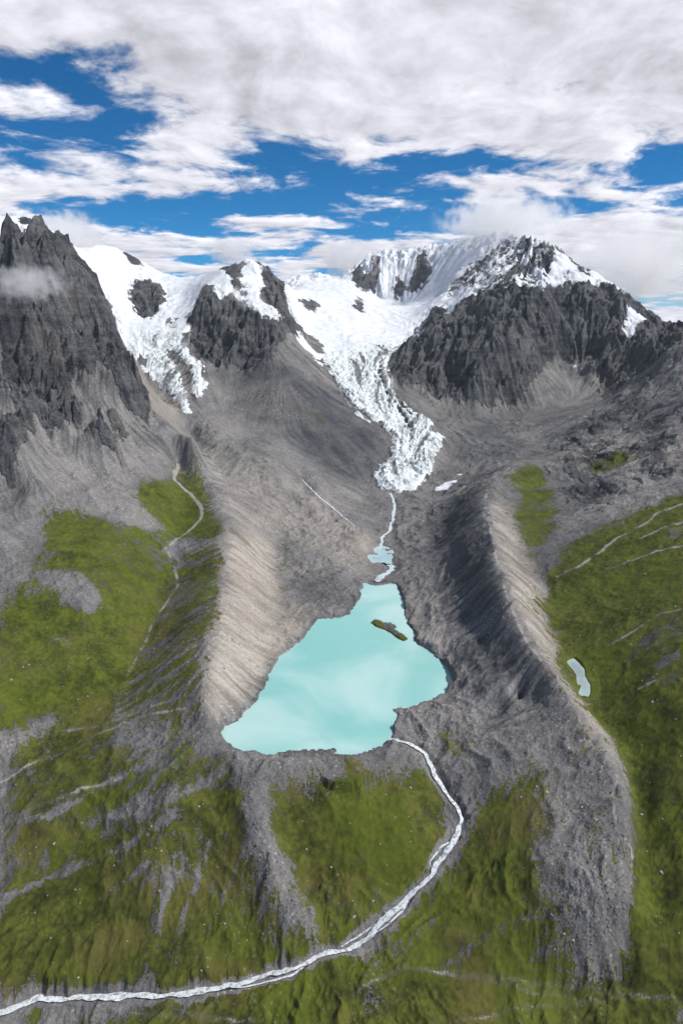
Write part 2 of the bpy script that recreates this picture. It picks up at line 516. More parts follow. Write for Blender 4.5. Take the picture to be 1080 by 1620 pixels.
def densify(pts, step=7.0, closed=True):
    o = []
    q = list(pts) + ([pts[0]] if closed else [])
    for a, b in zip(q[:-1], q[1:]):
        n = max(1, int(math.hypot(a[0] - b[0], a[1] - b[1]) / step))
        for k in range(n):
            f = k / n
            o.append((a[0] + (b[0] - a[0]) * f, a[1] + (b[1] - a[1]) * f))
    if not closed:
        o.append(q[-1])
    return o


def raster(xy):                 # fill a world polygon on the grid
    s, t = to_st(xy[:, 0], xy[:, 1])
    r = np.interp(t, TV, np.arange(NR)); q = np.interp(s, SV, np.arange(NCOL))
    m = np.zeros((NR, NCOL), bool)
    cols = np.arange(NCOL)
    r2, q2 = np.roll(r, -1), np.roll(q, -1)
    for i in range(max(0, int(r.min())), min(NR - 1, int(r.max()) + 1) + 1):
        e = (r <= i) != (r2 <= i)
        if e.any():
            xs = np.sort(q[e] + (i - r[e]) / (r2[e] - r[e]) * (q2[e] - q[e]))
            m[i] = (np.searchsorted(xs, cols) % 2) == 1
    return m


def area(pts):
    return raster(sight(densify(pts)))

# ------------------------------------------------------------------ what covers the land (areas surveyed on the ground)
ROCKS = [
    [(0, 370), (60, 358), (110, 390), (150, 440), (185, 500), (190, 545), (225, 600), (240, 645), (228, 662), (200, 652), (165, 612), (145, 618), (128, 590), (104, 595), (120, 640), (138, 670), (130, 695), (60, 700), (20, 650), (0, 640)],
    [(143, 690), (155, 676), (190, 700), (188, 728), (172, 728), (150, 712)],
    [(168, 650), (200, 680), (206, 697), (180, 682)],
    [(0, 690), (48, 678), (62, 708), (32, 742), (25, 775), (0, 765)],
    [(297, 510), (313, 470), (330, 450), (420, 500), (450, 530), (425, 585), (350, 580), (310, 560)],
    [(397, 411), (410, 418), (452, 448), (470, 500), (486, 540), (450, 530), (425, 490)],
    [(640, 545), (660, 515), (700, 488), (790, 440), (800, 380), (880, 398), (1000, 470), (1080, 518), (1080, 545), (960, 630), (945, 590), (890, 560), (850, 590), (820, 640), (740, 637), (680, 622), (620, 602), (617, 570)],
    [(695, 463), (718, 439), (761, 408), (792, 378), (816, 385), (880, 398), (800, 450), (753, 463), (711, 474)],
    [(1085, 540), (960, 640), (880, 690), (850, 700), (1000, 690), (1085, 640)],
    [(870, 700), (930, 690), (1085, 640), (1085, 770), (960, 810), (900, 835), (880, 790)],
    [(870, 560), (871, 560), (871, 561)],
    # nunataks
    zoomed([(190, 310), (240, 260), (300, 262), (390, 310), (415, 385), (355, 440), (345, 490), (300, 475), (265, 488), (215, 420)], 3.6, 150, 370),
    zoomed([(430, 480), (465, 440), (455, 520), (430, 560), (410, 520)], 3.6, 150, 370),
    [(190, 394), (205, 404), (222, 413), (230, 425), (215, 421), (200, 411)],
    zoomed([(600, 210), (660, 185), (690, 260), (720, 125), (740, 120), (765, 290), (690, 332), (620, 300)], 3.6, 390, 370),
    zoomed([(300, 365), (330, 360), (410, 390), (400, 430), (375, 450), (320, 410)], 3.6, 390, 370),
    zoomed([(590, 410), (625, 395), (645, 340), (660, 380), (670, 465), (610, 435)], 3.6, 390, 370),
    zoomed([(930, 240), (960, 190), (1000, 110), (1040, 80), (1020, 170), (1058, 250), (1000, 290), (960, 350), (930, 320)], 3.6, 390, 370),
    zoomed([(825, 300), (860, 240), (895, 220), (905, 310), (850, 355)], 3.6, 390, 370),
    [(651, 537), (660, 517), (675, 497), (683, 490), (700, 484), (707, 490), (704, 503), (690, 515), (672, 528)],
    [(24, 353), (38, 346), (50, 350), (58, 358), (40, 366)],
    zoomed([(715, 200), (745, 182), (790, 190), (830, 172), (845, 180), (820, 250), (850, 320), (915, 412), (845, 350), (790, 290), (765, 245)], 3.6, 150, 370),
]
# snow and ice
GLACIER_LEFT = [(122, 390), (150, 388), (187, 391), (218, 410), (256, 434), (290, 437), (345, 426), (362, 438), (385, 468), (405, 484), (424, 516), (400, 492), (385, 475), (362, 462), (350, 471), (335, 467), (342, 458), (330, 450), (320, 452), (313, 470), (305, 490), (297, 510), (300, 528), (289, 530), (293, 553), (320, 577), (325, 605), (322, 623), (313, 632), (306, 625), (307, 602), (300, 580), (285, 567), (262, 550), (262, 568), (284, 590), (290, 620), (297, 645), (301, 662), (285, 645), (270, 625), (247, 605), (225, 583), (232, 570), (213, 562), (212, 550), (187, 551), (180, 545), (193, 530), (183, 510), (180, 490), (170, 470), (160, 446), (148, 432), (135, 409)]
GLACIER_MAIN = [(451, 448), (490, 442), (512, 437), (535, 444), (555, 430), (594, 401), (620, 400), (677, 392), (734, 382), (769, 379), (800, 371), (835, 384), (882, 396), (850, 425), (792, 439), (777, 463), (730, 482), (707, 502), (700, 484), (683, 490), (660, 517), (651, 536), (675, 530), (674, 535), (641, 548), (621, 562), (613, 587), (618, 607), (624, 625), (644, 643), (662, 660), (680, 670), (683, 687), (693, 692), (701, 690), (697, 703), (685, 720), (680, 740), (674, 760), (663, 777), (635, 780), (597, 775), (594, 757), (600, 738), (620, 722), (622, 700), (612, 682), (597, 665), (590, 672), (578, 665), (563, 655), (560, 642), (535, 620), (524, 603), (521, 583), (515, 560), (511, 550), (498, 531), (480, 521), (467, 505), (455, 480)]
ICE_TONGUE = [(515, 560), (560, 558), (600, 552), (675, 531), (641, 548), (621, 562), (613, 587), (618, 607), (624, 625), (644, 643), (662, 660), (680, 670), (701, 690), (685, 720), (674, 760), (663, 778), (597, 776), (594, 757), (600, 738), (620, 722), (622, 700), (597, 665), (563, 655), (535, 620), (521, 583)]
ICE_LEFT = [(213, 530), (290, 530), (322, 577), (326, 605), (313, 634), (301, 663), (247, 607), (212, 570)]
SNOWS = [
    [(397, 411), (408, 417), (415, 435), (422, 455), (413, 462), (415, 480), (440, 500), (450, 519), (437, 510), (415, 498), (424, 516), (400, 490), (392, 470), (386, 452), (378, 440), (384, 421)],
    [(464, 531), (484, 542), (505, 560), (501, 567), (482, 553)],
    [(498, 577), (512, 560), (519, 568), (502, 583)],
    [(858, 455), (872, 425), (886, 404), (909, 420), (893, 432), (878, 447)],
    [(901, 443), (922, 438), (940, 432), (950, 443), (934, 461), (928, 445), (913, 449)],
    [(938, 428), (955, 440), (975, 452), (994, 467), (990, 472), (970, 458), (948, 444)],
    [(989, 486), (1006, 490), (1029, 507), (1002, 533), (985, 552), (983, 540), (994, 517)],
    [(907, 568), (916, 568), (906, 590), (900, 588)], [(932, 562), (938, 562), (937, 572), (933, 570)],
    [(-60, 330), (0, 343), (15, 352), (43, 365), (25, 384), (8, 404), (0, 392), (-60, 400)],
    [(85, 364), (95, 366), (114, 384), (98, 386)],
    [(146, 458), (158, 466), (160, 472), (150, 468)],
    zoomed([(748, 855), (780, 815), (830, 805), (860, 770), (920, 740), (865, 805), (800, 855)], 3.6, 480, 540),
    [(672, 620), (677, 622), (674, 628), (670, 627)],
]
GRASS = [
    ([(215, 785), (263, 756), (315, 794), (312, 806), (290, 815), (269, 815), (244, 808), (220, 797)], 1.0),
    ([(280, 738), (300, 738), (325, 790), (350, 830), (300, 855), (265, 852), (245, 820), (290, 815)], .85),
    ([(76, 815), (110, 809), (180, 827), (223, 834), (260, 855), (257, 873), (195, 870), (153, 864), (159, 885), (153, 916), (116, 904), (92, 870), (73, 837)], .85),
    ([(159, 885), (245, 900), (266, 873), (277, 928), (245, 943), (238, 983), (208, 1002), (131, 995), (171, 953), (144, 928)], .82),
    ([(0, 965), (30, 940), (86, 947), (122, 965), (131, 1000), (208, 1002), (238, 985), (200, 1080), (165, 1110), (60, 1150), (0, 1170)], 1.0),
    ([(0, 932), (61, 913), (64, 922), (30, 930), (0, 938)], .8),
    ([(20, 880), (75, 850), (90, 880), (110, 915), (60, 905)], .45),
    ([(245, 943), (272, 875), (300, 850), (350, 832), (360, 870), (350, 960), (332, 1050), (318, 1130), (250, 1150), (190, 1130), (200, 1080), (238, 983)], .50),
    ([(0, 1195), (100, 1130), (190, 1120), (170, 1150), (60, 1200), (0, 1225)], .75),
    ([(0, 1240), (150, 1165), (300, 1165), (390, 1225), (392, 1290), (430, 1400), (480, 1460), (520, 1492), (400, 1545), (100, 1568), (0, 1592)], .50),
    ([(0, 1400), (120, 1390), (220, 1400), (260, 1450), (330, 1480), (380, 1545), (100, 1568), (0, 1592)], .92),
    ([(415, 1222), (480, 1245), (560, 1250), (610, 1235), (660, 1205), (682, 1240), (702, 1270), (712, 1305), (690, 1340), (650, 1370), (600, 1440), (540, 1480), (500, 1450), (450, 1370), (425, 1300)], .90),
    ([(755, 1290), (775, 1250), (830, 1215), (868, 1235), (850, 1290), (838, 1360), (828, 1400), (850, 1440), (820, 1480), (850, 1500), (800, 1545), (650, 1535), (560, 1525), (600, 1490), (650, 1440), (700, 1390), (740, 1340)], .72),
    ([(815, 1230), (880, 1230), (900, 1300), (905, 1400), (930, 1480), (900, 1545), (800, 1545), (840, 1440)], .47),
    ([(660, 1160), (720, 1130), (760, 1150), (745, 1240), (735, 1260), (700, 1200)], .42),
    ([(830, 1130), (900, 1150), (860, 1210), (820, 1190)], .28),
    ([(230, 1600), (400, 1567), (470, 1545), (560, 1522), (650, 1532), (800, 1545), (900, 1547), (1000, 1540), (1080, 1545), (1080, 1660), (0, 1660), (100, 1620), (180, 1607)], .92),
    ([(880, 915), (868, 950), (862, 985), (900, 1030), (935, 1100), (985, 1200), (997, 1250), (1003, 1330), (1005, 1440), (1000, 1545), (1120, 1560), (1120, 770), (1080, 785), (1000, 815), (930, 850), (900, 865), (885, 890)], 1.0),
    ([(885, 1020), (900, 1035), (935, 1110), (960, 1150), (930, 1125), (895, 1080), (875, 1040)], .75),
    ([(790, 762), (842, 719), (860, 732), (878, 780), (890, 811), (884, 835), (854, 872), (839, 890), (817, 851), (802, 820), (820, 784)], .56),
    ([(903, 745), (960, 722), (1005, 706), (1005, 722), (960, 738), (920, 755)], .58),
    ([(842, 909), (848, 888), (875, 886), (878, 905)], 1.0),
    ([(430, 860), (480, 838), (470, 880), (455, 1000), (425, 1015), (440, 940)], .42),
    ([(470, 655), (530, 640), (540, 670), (500, 680)], .30),
    ([(525, 1203), (550, 1190), (590, 1180), (585, 1190), (560, 1200)], .9),
    ([(80, 590), (110, 590), (120, 620), (100, 640)], .5), ([(125, 590), (150, 600), (155, 620), (135, 615)], .5), ([(145, 545), (165, 545), (160, 570), (148, 570)], .45),
    ([(280, 690), (300, 685), (300, 715), (285, 710)], .5),
    ([(585, 990), (606, 984), (615, 1000), (640, 1008), (645, 1016), (620, 1016), (590, 1000)], .95),
]
BARE = [  # gravel patches and stony ribs inside the grass
    ([(383, 1225), (412, 1230), (416, 1290), (438, 1360), (490, 1430), (535, 1480), (490, 1477), (450, 1440), (412, 1345), (396, 1290)], .55),
    ([(70, 1003), (90, 1003), (133, 1015), (110, 1025), (72, 1026)], .9), ([(112, 915), (130, 912), (165, 950), (140, 970), (110, 955)], .9),
    ([(265, 860), (290, 855), (345, 858), (300, 880), (272, 886)], .9), ([(0, 1170), (60, 1130), (125, 1125), (100, 1150), (20, 1190), (0, 1195)], .8),
    ([(975, 1050), (1030, 985), (1085, 950), (1085, 1110), (1030, 1095), (985, 1068)], .42), ([(1050, 830), (1085, 815), (1085, 855), (1045, 865)], .6),
    ([(235, 1480), (250, 1410), (275, 1385), (268, 1430), (245, 1500)], .6), ([(262, 1500), (285, 1440), (302, 1440), (290, 1480), (268, 1520)], .55),
    ([(220, 1545), (240, 1540), (250, 1560), (220, 1562)], .8), ([(60, 1595), (120, 1585), (230, 1590), (240, 1598), (180, 1606), (90, 1615)], .95),
    ([(200, 1250), (330, 1230), (380, 1240), (330, 1270), (230, 1290), (150, 1300)], .28), ([(560, 1250), (640, 1205), (672, 1200), (660, 1212), (600, 1240)], .5),
    ([(575, 1580), (610, 1585), (625, 1592), (590, 1598), (570, 1592)], .8),
]
PATHS = [
    ([(1085, 797), (1040, 811), (1025, 826), (970, 854), (946, 875), (915, 897), (881, 912)], 1.6, .75),
    ([(1085, 862), (1040, 872), (1000, 885), (960, 900)], 1.8, .6), ([(1085, 822), (1050, 835), (1012, 852)], 1.5, .7),
    ([(282, 735), (273, 757), (300, 780), (318, 802), (320, 818), (300, 840), (275, 856), (262, 868)], 4.0, .95),
    ([(265, 870), (278, 905), (282, 925), (240, 985), (232, 1010), (200, 1070)], 2.0, .6),
    ([(0, 1308), (50, 1280), (100, 1258), (150, 1240), (192, 1231)], 4.5, .7),
    ([(0, 1235), (60, 1205), (150, 1165), (230, 1130), (300, 1122)], 3.0, .75),
    ([(300, 1100), (230, 1120), (160, 1150), (90, 1160)], 2.5, .55),
    ([(560, 1572), (600, 1545), (640, 1532), (720, 1540), (800, 1552), (900, 1560), (1000, 1575), (1085, 1585)], 2.2, .55),
    ([(720, 1620), (800, 1598), (900, 1588), (1000, 1578)], 1.8, .45), ([(640, 1532), (760, 1550), (830, 1570), (900, 1575)], 1.8, .5),
    ([(200, 1604), (300, 1612), (400, 1618)], 2.0, .5), ([(262, 1590), (290, 1603), (370, 1615)], 1.8, .6),
    ([(975, 1230), (968, 1260), (975, 1320), (985, 1380), (978, 1440)], 2.2, .8),
    ([(985, 1325), (1000, 1350), (996, 1400)], 1.8, .8),
    ([(1085, 960), (1040, 972), (1000, 1000), (965, 1020)], 1.6, .6), ([(1085, 1055), (1040, 1075), (1010, 1090)], 1.8, .6),
    ([(815, 735), (772, 760), (766, 800), (775, 840), (787, 890), (802, 945), (832, 1010), (867, 1062), (902, 1105), (937, 1142), (967, 1187), (986, 1240)], 3.5, .62),
    ([(490, 545), (505, 580), (530, 610), (560, 650)], 2.5, .6),
]
TANS = [
    ([(345, 850), (372, 842), (430, 850), (438, 950), (420, 1060), (380, 1120), (345, 1145), (322, 1110), (325, 1085), (345, 990), (360, 900)], .95),
    ([(470, 945), (490, 975), (470, 1010), (430, 1050), (410, 1060), (440, 980)], 1.0),
    ([(310, 690), (360, 720), (480, 775), (560, 835), (590, 860), (590, 900), (560, 905), (480, 860), (430, 840), (375, 830), (345, 770)], .42),
    ([(560, 850), (590, 845), (597, 870), (580, 885)], .9),
    ([(765, 790), (800, 800), (830, 880), (866, 950), (862, 985), (900, 1040), (940, 1130), (990, 1210), (960, 1180), (900, 1105), (830, 1010), (790, 930), (775, 850)], .72),
    ([(200, 560), (240, 600), (290, 660), (270, 670), (235, 640)], .5),
    ([(640, 950), (700, 960), (740, 1080), (690, 1100), (660, 1040)], .3),
    ([(870, 720), (1000, 690), (1085, 690), (1085, 730), (960, 730)], .45),
]

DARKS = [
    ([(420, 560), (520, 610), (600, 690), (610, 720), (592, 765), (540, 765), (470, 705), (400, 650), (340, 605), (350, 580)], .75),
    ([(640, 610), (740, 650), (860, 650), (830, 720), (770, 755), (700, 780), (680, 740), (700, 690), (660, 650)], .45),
    ([(680, 800), (765, 770), (770, 850), (800, 950), (840, 1040), (830, 1080), (760, 1010), (720, 930), (690, 860)], .85),  # inner wall of the right moraine: its shade painted as darker scree
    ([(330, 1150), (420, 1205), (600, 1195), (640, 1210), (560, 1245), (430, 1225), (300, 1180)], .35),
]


def soft(polys, r=3, n=2):
    m = np.zeros((NR, NCOL), np.float32)
    for p in polys:
        m = np.maximum(m, area(p).astype(np.float32))
    return blur(m, r, n)


def soft_w(polys, r=4, n=2):
    m = np.zeros((NR, NCOL), np.float32)
    for p, w_ in polys:
        m = np.maximum(m, area(p) * np.float32(w_))
    return blur(m, r, n)


def chaikin(p, n=2):
    p = np.asarray(p, float)
    for _ in range(n):
        q = np.empty((2 * len(p), p.shape[1]))
        q[0] = p[0]; q[-1] = p[-1]
        q[1:-1:2] = .75 * p[:-1] + .25 * p[1:]
        q[2:-1:2] = .25 * p[:-1] + .75 * p[1:]
        p = q
    return p


def resample(p, step):
    d = np.concatenate([[0], np.cumsum(np.linalg.norm(np.diff(p[:, :2], axis=0), axis=1))])
    n = max(2, int(d[-1] / step))
    q = np.linspace(0, d[-1], n)
    return np.stack([np.interp(q, d, p[:, k]) for k in range(p.shape[1])], 1)


def near_line(p, vals, reach):
    """distance of grid points to a line of world points and the values there; reach per point"""
    D = np.full((NR, NCOL), 9.0, np.float32); V = np.zeros((NR, NCOL), np.float32)
    s, t = to_st(p[:, 0], p[:, 1])
    r = np.interp(t, TV, np.arange(NR)); q = np.interp(s, SV, np.arange(NCOL))
    for k in range(len(p)):
        yy = p[k, 1] + A0
        ir = int(np.clip(r[k], 1, NR - 2)); iq = int(np.clip(q[k], 1, NCOL - 2))
        hr = int(reach[k] / (yy * (TV[ir + 1] - TV[ir]))) + 2
        hq = int(reach[k] / (yy * (SV[iq + 1] - SV[iq]))) + 2
        a, b, c0, d0 = max(0, ir - hr), min(NR, ir + hr + 1), max(0, iq - hq), min(NCOL, iq + hq + 1)
        dd = np.hypot(GX[a:b, c0:d0] - p[k, 0], GY[a:b, c0:d0] - p[k, 1])
        sub = D[a:b, c0:d0]
        u = dd < sub
        sub[u] = dd[u]
        V[a:b, c0:d0][u] = vals[k]
    return D, V


def px_width(p, px):            # world half width of a line px photo pixels wide at world points p
    return .5 * px / FPX * (p[:, 1] * CP + (1 - p[:, 2]) * SP)


KL, KR = int(np.searchsorted(SV, -.465)), int(np.searchsorted(SV, .465))


def carry_on(a):                # the land beyond the frame goes on as at its edge
    a[:, :KL] = a[:, KL:KL + 1]
    a[:, KR + 1:] = a[:, KR:KR + 1]
    return a


spur_rock = np.clip(blur(np.maximum(area(ROCKS[8]), area(ROCKS[9])), 22, 2) * (.52 + .5 * fbm(GX, GY, 3.5, 4, .6)), 0, .75)
m_rock = soft(ROCKS[:8] + ROCKS[10:], 5)
m_rock = np.clip(m_rock + 4 * m_rock * (1 - m_rock) * .6 * fbm(GX, GY, 7, 5, .65), 0, 1)
m_rock = carry_on(np.maximum(m_rock, spur_rock))
m_gl = area(GLACIER_LEFT); m_gm = area(GLACIER_MAIN)
snow_hard = (m_gl | m_gm).astype(np.float32)
for p in SNOWS:
    snow_hard = np.maximum(snow_hard, area(p))
snow_hard = np.maximum(snow_hard, .56 * area([(770, 462), (792, 440), (850, 425), (882, 394), (940, 427), (978, 452), (935, 450), (890, 457), (850, 462), (810, 460)]))
nun = np.zeros((NR, NCOL), np.float32)
for p in ROCKS[11:]:
    nun = np.maximum(nun, area(p))
streaky = area([(700, 470), (718, 436), (761, 405), (792, 376), (882, 396), (870, 425), (800, 450), (753, 466)]).astype(np.float32)
far_snow = sstep(GY, 6.9, 7.4) * sstep(Z, .9, 1.15)
left_far = (GX < -1.2) * sstep(GY, 5.2, 5.6) * sstep(Z, 1.1, 1.3)
snow_hard = np.maximum(snow_hard, np.maximum(far_snow, left_far) * (1 - area(ROCKS[6])))
m_snow = blur(snow_hard * (1 - nun), 5, 1)
m_snow = m_snow + 4 * m_snow * (1 - m_snow) * .75 * fbm(GX + .05 * fbm(GX, GY, 6, 2), GY, 9, 5, .68)
m_snow = np.clip(m_snow, 0, 1) * (1 - .52 * blur(streaky, 4, 1))
for p, wpx, amt in (([(672, 534), (640, 550), (607, 566), (599, 592), (611, 625), (638, 658), (651, 690), (645, 718)], 5, .55), ([(519, 590), (535, 618), (562, 648), (590, 668), (612, 690)], 7, .6), ([(655, 545), (622, 562), (612, 590), (624, 630), (660, 668)], 4, .5), ([(590, 575), (594, 610), (620, 650), (634, 690), (630, 730)], 3, .35)):
    q = resample(chaikin(sight(densify(p, 14, False)), 1), .006)
    hw = np.maximum(px_width(q, wpx), (q[:, 1] + A0) * .0017)
    D, V = near_line(q, hw, hw * 3)
    m_snow = m_snow * (1 - np.clip(amt * (1 - sstep(D, V * .3, V * 2.4)) * (1 + 1.3 * fbm(GX, GY, 16, 3, .6)), 0, .9))
m_ice = blur(np.maximum(area(ICE_TONGUE), area(ICE_LEFT) * .8), 14, 2)
m_ice = np.clip(m_ice * 1.35 * (1 + .7 * fbm(GX, GY, 9, 3)), 0, 1)
m_grass = soft_w(GRASS, 12, 2)
for p, w_ in BARE:
    m_grass = m_grass * (1 - w_ * blur(area(p), 4, 2))
m_grass = carry_on(m_grass)
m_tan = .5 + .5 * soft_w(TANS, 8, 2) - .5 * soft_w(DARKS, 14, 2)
m_path = np.zeros((NR, NCOL), np.float32)
for p, wpx, amt in PATHS:
    q = resample(chaikin(sight(densify(p, 14, False)), 1), .006)
    hw = np.maximum(px_width(q, wpx), (q[:, 1] + A0) * .0017)
    D, V = near_line(q, hw, hw * 3)
    m_path = np.maximum(m_path, amt * (1 - sstep(D, V * .6, V * 2.2)))
m_path *= .72 + .8 * fbm(GX, GY, 14, 3)
m_path = np.clip(m_path, 0, 1)
# surveyed masks of the main landforms
A_LM = [(310, 690), (345, 740), (372, 840), (436, 850), (440, 950), (420, 1060), (380, 1120), (335, 1150), (250, 1150), (190, 1130), (205, 1070), (238, 985), (270, 905), (280, 860), (300, 800), (290, 740)]
A_RM = [(815, 728), (770, 758), (700, 830), (682, 880), (695, 940), (715, 1000), (745, 1060), (790, 1100), (760, 1150), (830, 1215), (868, 1240), (850, 1290), (838, 1360), (850, 1440), (820, 1480), (780, 1530), (860, 1545), (960, 1510), (1005, 1440), (1003, 1330), (997, 1250), (985, 1200), (935, 1105), (900, 1035), (862, 985), (868, 950), (845, 905), (815, 850), (800, 800), (795, 765)]
A_ML = [(-80, 880), (0, 880), (40, 845), (75, 812), (110, 805), (190, 805), (215, 782), (262, 750), (280, 735), (305, 692), (275, 680), (240, 642), (215, 595), (190, 545), (180, 500), (150, 445), (110, 393), (60, 355), (-80, 355)]
A_MC = [(397, 411), (452, 447), (470, 500), (486, 530), (515, 565), (525, 605), (560, 648), (600, 688), (612, 712), (594, 755), (600, 790), (590, 840), (560, 830), (510, 785), (450, 735), (370, 690), (320, 660), (325, 610), (320, 577), (293, 550), (297, 510), (313, 470), (330, 450)]
A_MR = [(640, 545), (700, 485), (792, 437), (882, 395), (1000, 468), (1120, 520), (1120, 545), (1080, 547), (960, 637), (900, 657), (860, 662), (740, 650), (680, 630), (620, 604), (614, 575)]
A_SR = [(1120, 535), (1080, 546), (960, 636), (900, 656), (850, 690), (818, 728), (795, 762), (800, 815), (838, 890), (870, 900), (890, 870), (930, 850), (1000, 815), (1120, 770)]
A_HR = [(880, 905), (868, 950), (862, 985), (900, 1035), (935, 1105), (985, 1200), (997, 1250), (1003, 1330), (1005, 1440), (1000, 1500), (1120, 1540), (1120, 770), (1000, 815), (930, 850), (890, 870)]
zone = np.zeros((NR, NCOL), np.int8)
for k, p in ((1, A_ML), (2, A_MC), (3, A_MR), (4, A_SR), (5, A_HR), (6, A_LM), (7, A_RM)):
    zone[area(p)] = k
wide = np.abs(SV)[None, :] > .56
zone[(zone == 0) & (GY > 5.2) & ~m_gm & ~m_gl] = 8
zone[m_gl & ~(nun > 0)] = 9
zone[m_gm & ~(nun > 0)] = 10
zone[(zone == 0) & wide & (GX < 0) & (GY > 2.4)] = 1
zone[(zone == 0) & wide & (GX > 0) & (GY > 3.0)] = 4
zone[(zone == 0) & wide & (GX > 0) & (GY > .5)] = 5
lake_m = (blur(area(LAKE), 2, 1) + .42 * fbm(GX, GY, 38, 4, .65) * (blur(area(LAKE), 4, 1) > .02) > .5) & ~area(ISLAND)
island_m = area(ISLAND)
pond_m = area(POND)
pool_m = area([(580, 868), (590, 860), (604, 857), (621, 864), (624, 874), (616, 882), (616, 892), (588, 890), (582, 880)]) & (fbm(GX, GY, 20, 4, .65) > -.12)

# ------------------------------------------------------------------ relief
m_mtn = np.clip(blur(np.isin(zone, (1, 2, 3, 4, 8)).astype(np.float32), 10, 2), 0, 1)
m_rk = np.clip(m_rock * (1 - m_snow), 0, 1)
m_rkw = np.clip(blur(m_rk, 9, 2) * 1.15, 0, 1) * (1 - .40 * blur(zone == 4, 10, 2))
wx = GX + .10 * fbm(GX, GY, 2.2, 3); wy = GY + .10 * fbm(GX + 40, GY, 2.2, 3)


def slope_dir(Z):
    zt = np.gradient(Z, axis=0) / np.gradient(TV)[:, None]
    zs = np.gradient(Z, axis=1) / np.gradient(SV)[None, :]
    gx = zs / YP
    gy = (zt - SV[None, :] * zs) / YP
    return gx, gy


def lic(Zb, noise, steps, rough=0.0):
    """streaks of a noise field drawn out along the fall line"""
    gx, gy = slope_dir(Zb)
    dr = -gy / YP / np.gradient(TV)[:, None]
    dq = -(gx - SV[None, :] * gy) / YP / np.gradient(SV)[None, :]
    n = np.hypot(dr, dq) + 1e-9
    dr = (dr / n).astype(np.float32).ravel(); dq = (dq / n).astype(np.float32).ravel()
    R0, Q0 = np.meshgrid(np.arange(NR, dtype=np.float32), np.arange(NCOL, dtype=np.float32), indexing='ij')
    acc = noise.ravel().astype(np.float32).copy(); tot = 1.0
    flatn = noise.ravel().astype(np.float32)
    for sgn in (1, -1):
        r = R0.ravel().copy(); q = Q0.ravel().copy()
        for k in range(steps):
            i = np.clip(r + .5, 0, NR - 1).astype(np.int32) * NCOL + np.clip(q + .5, 0, NCOL - 1).astype(np.int32)
            r += sgn * dr[i]; q += sgn * dq[i]
            j = np.clip(r + .5, 0, NR - 1).astype(np.int32) * NCOL + np.clip(q + .5, 0, NCOL - 1).astype(np.int32)
            wgt = 1 - k / steps
            acc += flatn[j] * wgt; tot += wgt
    o = acc.reshape(NR, NCOL) / tot
    o -= o.mean(); o /= o.std() + 1e-9
    return np.clip(o, -2.5, 2.5)


# mountains: large ribs, then gullies that follow the fall line
crest = sstep(Z - blur(Z, 28, 2), .015, .10)
rib = ridged(wx, wy, 1.7, 5, .52) - .75
zamp = blur(np.select([zone == 1, zone == 3, zone == 2, zone == 4], [.21, .085, .07, .045], .04).astype(np.float32), 10, 2)
Z = Z + m_mtn * (m_rkw + .12) * zamp * rib * sstep(GY, 1.5, 3.0) * (1 - .9 * crest)
Zs = blur(Z, 5, 2)
white = rng.standard_normal((NR, NCOL)).astype(np.float32)
gully = lic(blur(Z, 9, 2), blur(white, 4, 1), 40)
streak = lic(Zs, blur(white[::-1, ::-1], 1, 1), 24)
fine = lic(Zs, rng.standard_normal((NR, NCOL)).astype(np.float32), 10)
scale = YP * .00165            # a grid cell in world units
Z = Z + m_rkw * (1 - .6 * crest) * scale * (1.0 * gully + .75 * streak + .4 * fine)
wx2 = wx + .035 * fbm(GX, GY, 9, 2); wy2 = wy + .035 * fbm(GX + 20, GY, 9, 2)


def facets(x, y, f):
    """tilted blocks: every cell of a jittered grid is a plane of its own"""
    x = (x * f).astype(np.float32); y = (y * f).astype(np.float32)
    xi = np.floor(x).astype(np.int32); yi = np.floor(y).astype(np.int32)
    best = np.full(x.shape, 9.0, np.float32); h = np.zeros(x.shape, np.float32)
    for i in (-1, 0, 1):
        for j in (-1, 0, 1):
            k = (((xi + i) & 511) << 9) + ((yi + j) & 511)
            a, b = GTX.take(k), GTY.take(k)
            dx = x - (xi + i + .5 + .38 * a); dy = y - (yi + j + .5 + .38 * b)
            d = dx * dx + dy * dy
            near = d < best
            best = np.where(near, d, best)
            h = np.where(near, (b * dx - a * dy) * .9 + .35 * (a * b) * 2, h)
    return h


slab = fbm(wx2 * .75 + wy2 * .5, wy2 * .75 - wx2 * .5, 13, 3, .6)
slab = np.abs(slab) * 1.6 - .5 + .7 * fbm(wx2, wy2 * 1.3, 27, 3, .62)
Z = Z + m_rkw * (.040 * (ridged(wx2, wy2, 4.2, 4, .55) - .7) + .007 * slab * np.clip(YP / 5, .5, 1.4) + .040 * facets(wx2, wy2 * .8, 8.0) + .018 * facets(wx2 + 3, wy2 * .8, 19.0)) * (1 - .4 * crest)
Z = Z + crest * np.clip(m_rkw + sstep(GY, 6.7, 7.2), 0, 1) * .042 * (ridged(wx2, wy2, 6.5, 5, .62) - .55) * sstep(GY, 3, 3.8)
Z = Z + sstep(GY, 7.3, 7.7) * m_snow * scale * (1.5 * gully + .9 * streak) * sstep(np.hypot(*slope_dir(Zs)), .25, .6)
m_scree = np.clip(1 - m_snow - m_rkw, 0, 1)
steep = np.hypot(*slope_dir(Zs))
wall = np.isin(zone, (6, 7)) & ((zone == 6) | (GY > 1.43))
lic_w = np.where(wall, 1.0, np.where(zone == 7, .22, np.where(np.isin(zone, (1, 2, 3, 4)), .55, np.where(zone == 5, .5, .30))))
lic_w = blur(lic_w.astype(np.float32), 8, 2)
lic_w = np.clip(lic_w * (.35 + .65 * sstep(steep, .10, .40)) * (.75 + .9 * fbm(wx, wy, 3.1, 3)), 0, 1)
lic_w = np.maximum(lic_w, .55 * m_rkw)
lic_w = np.maximum(lic_w, m_ice)
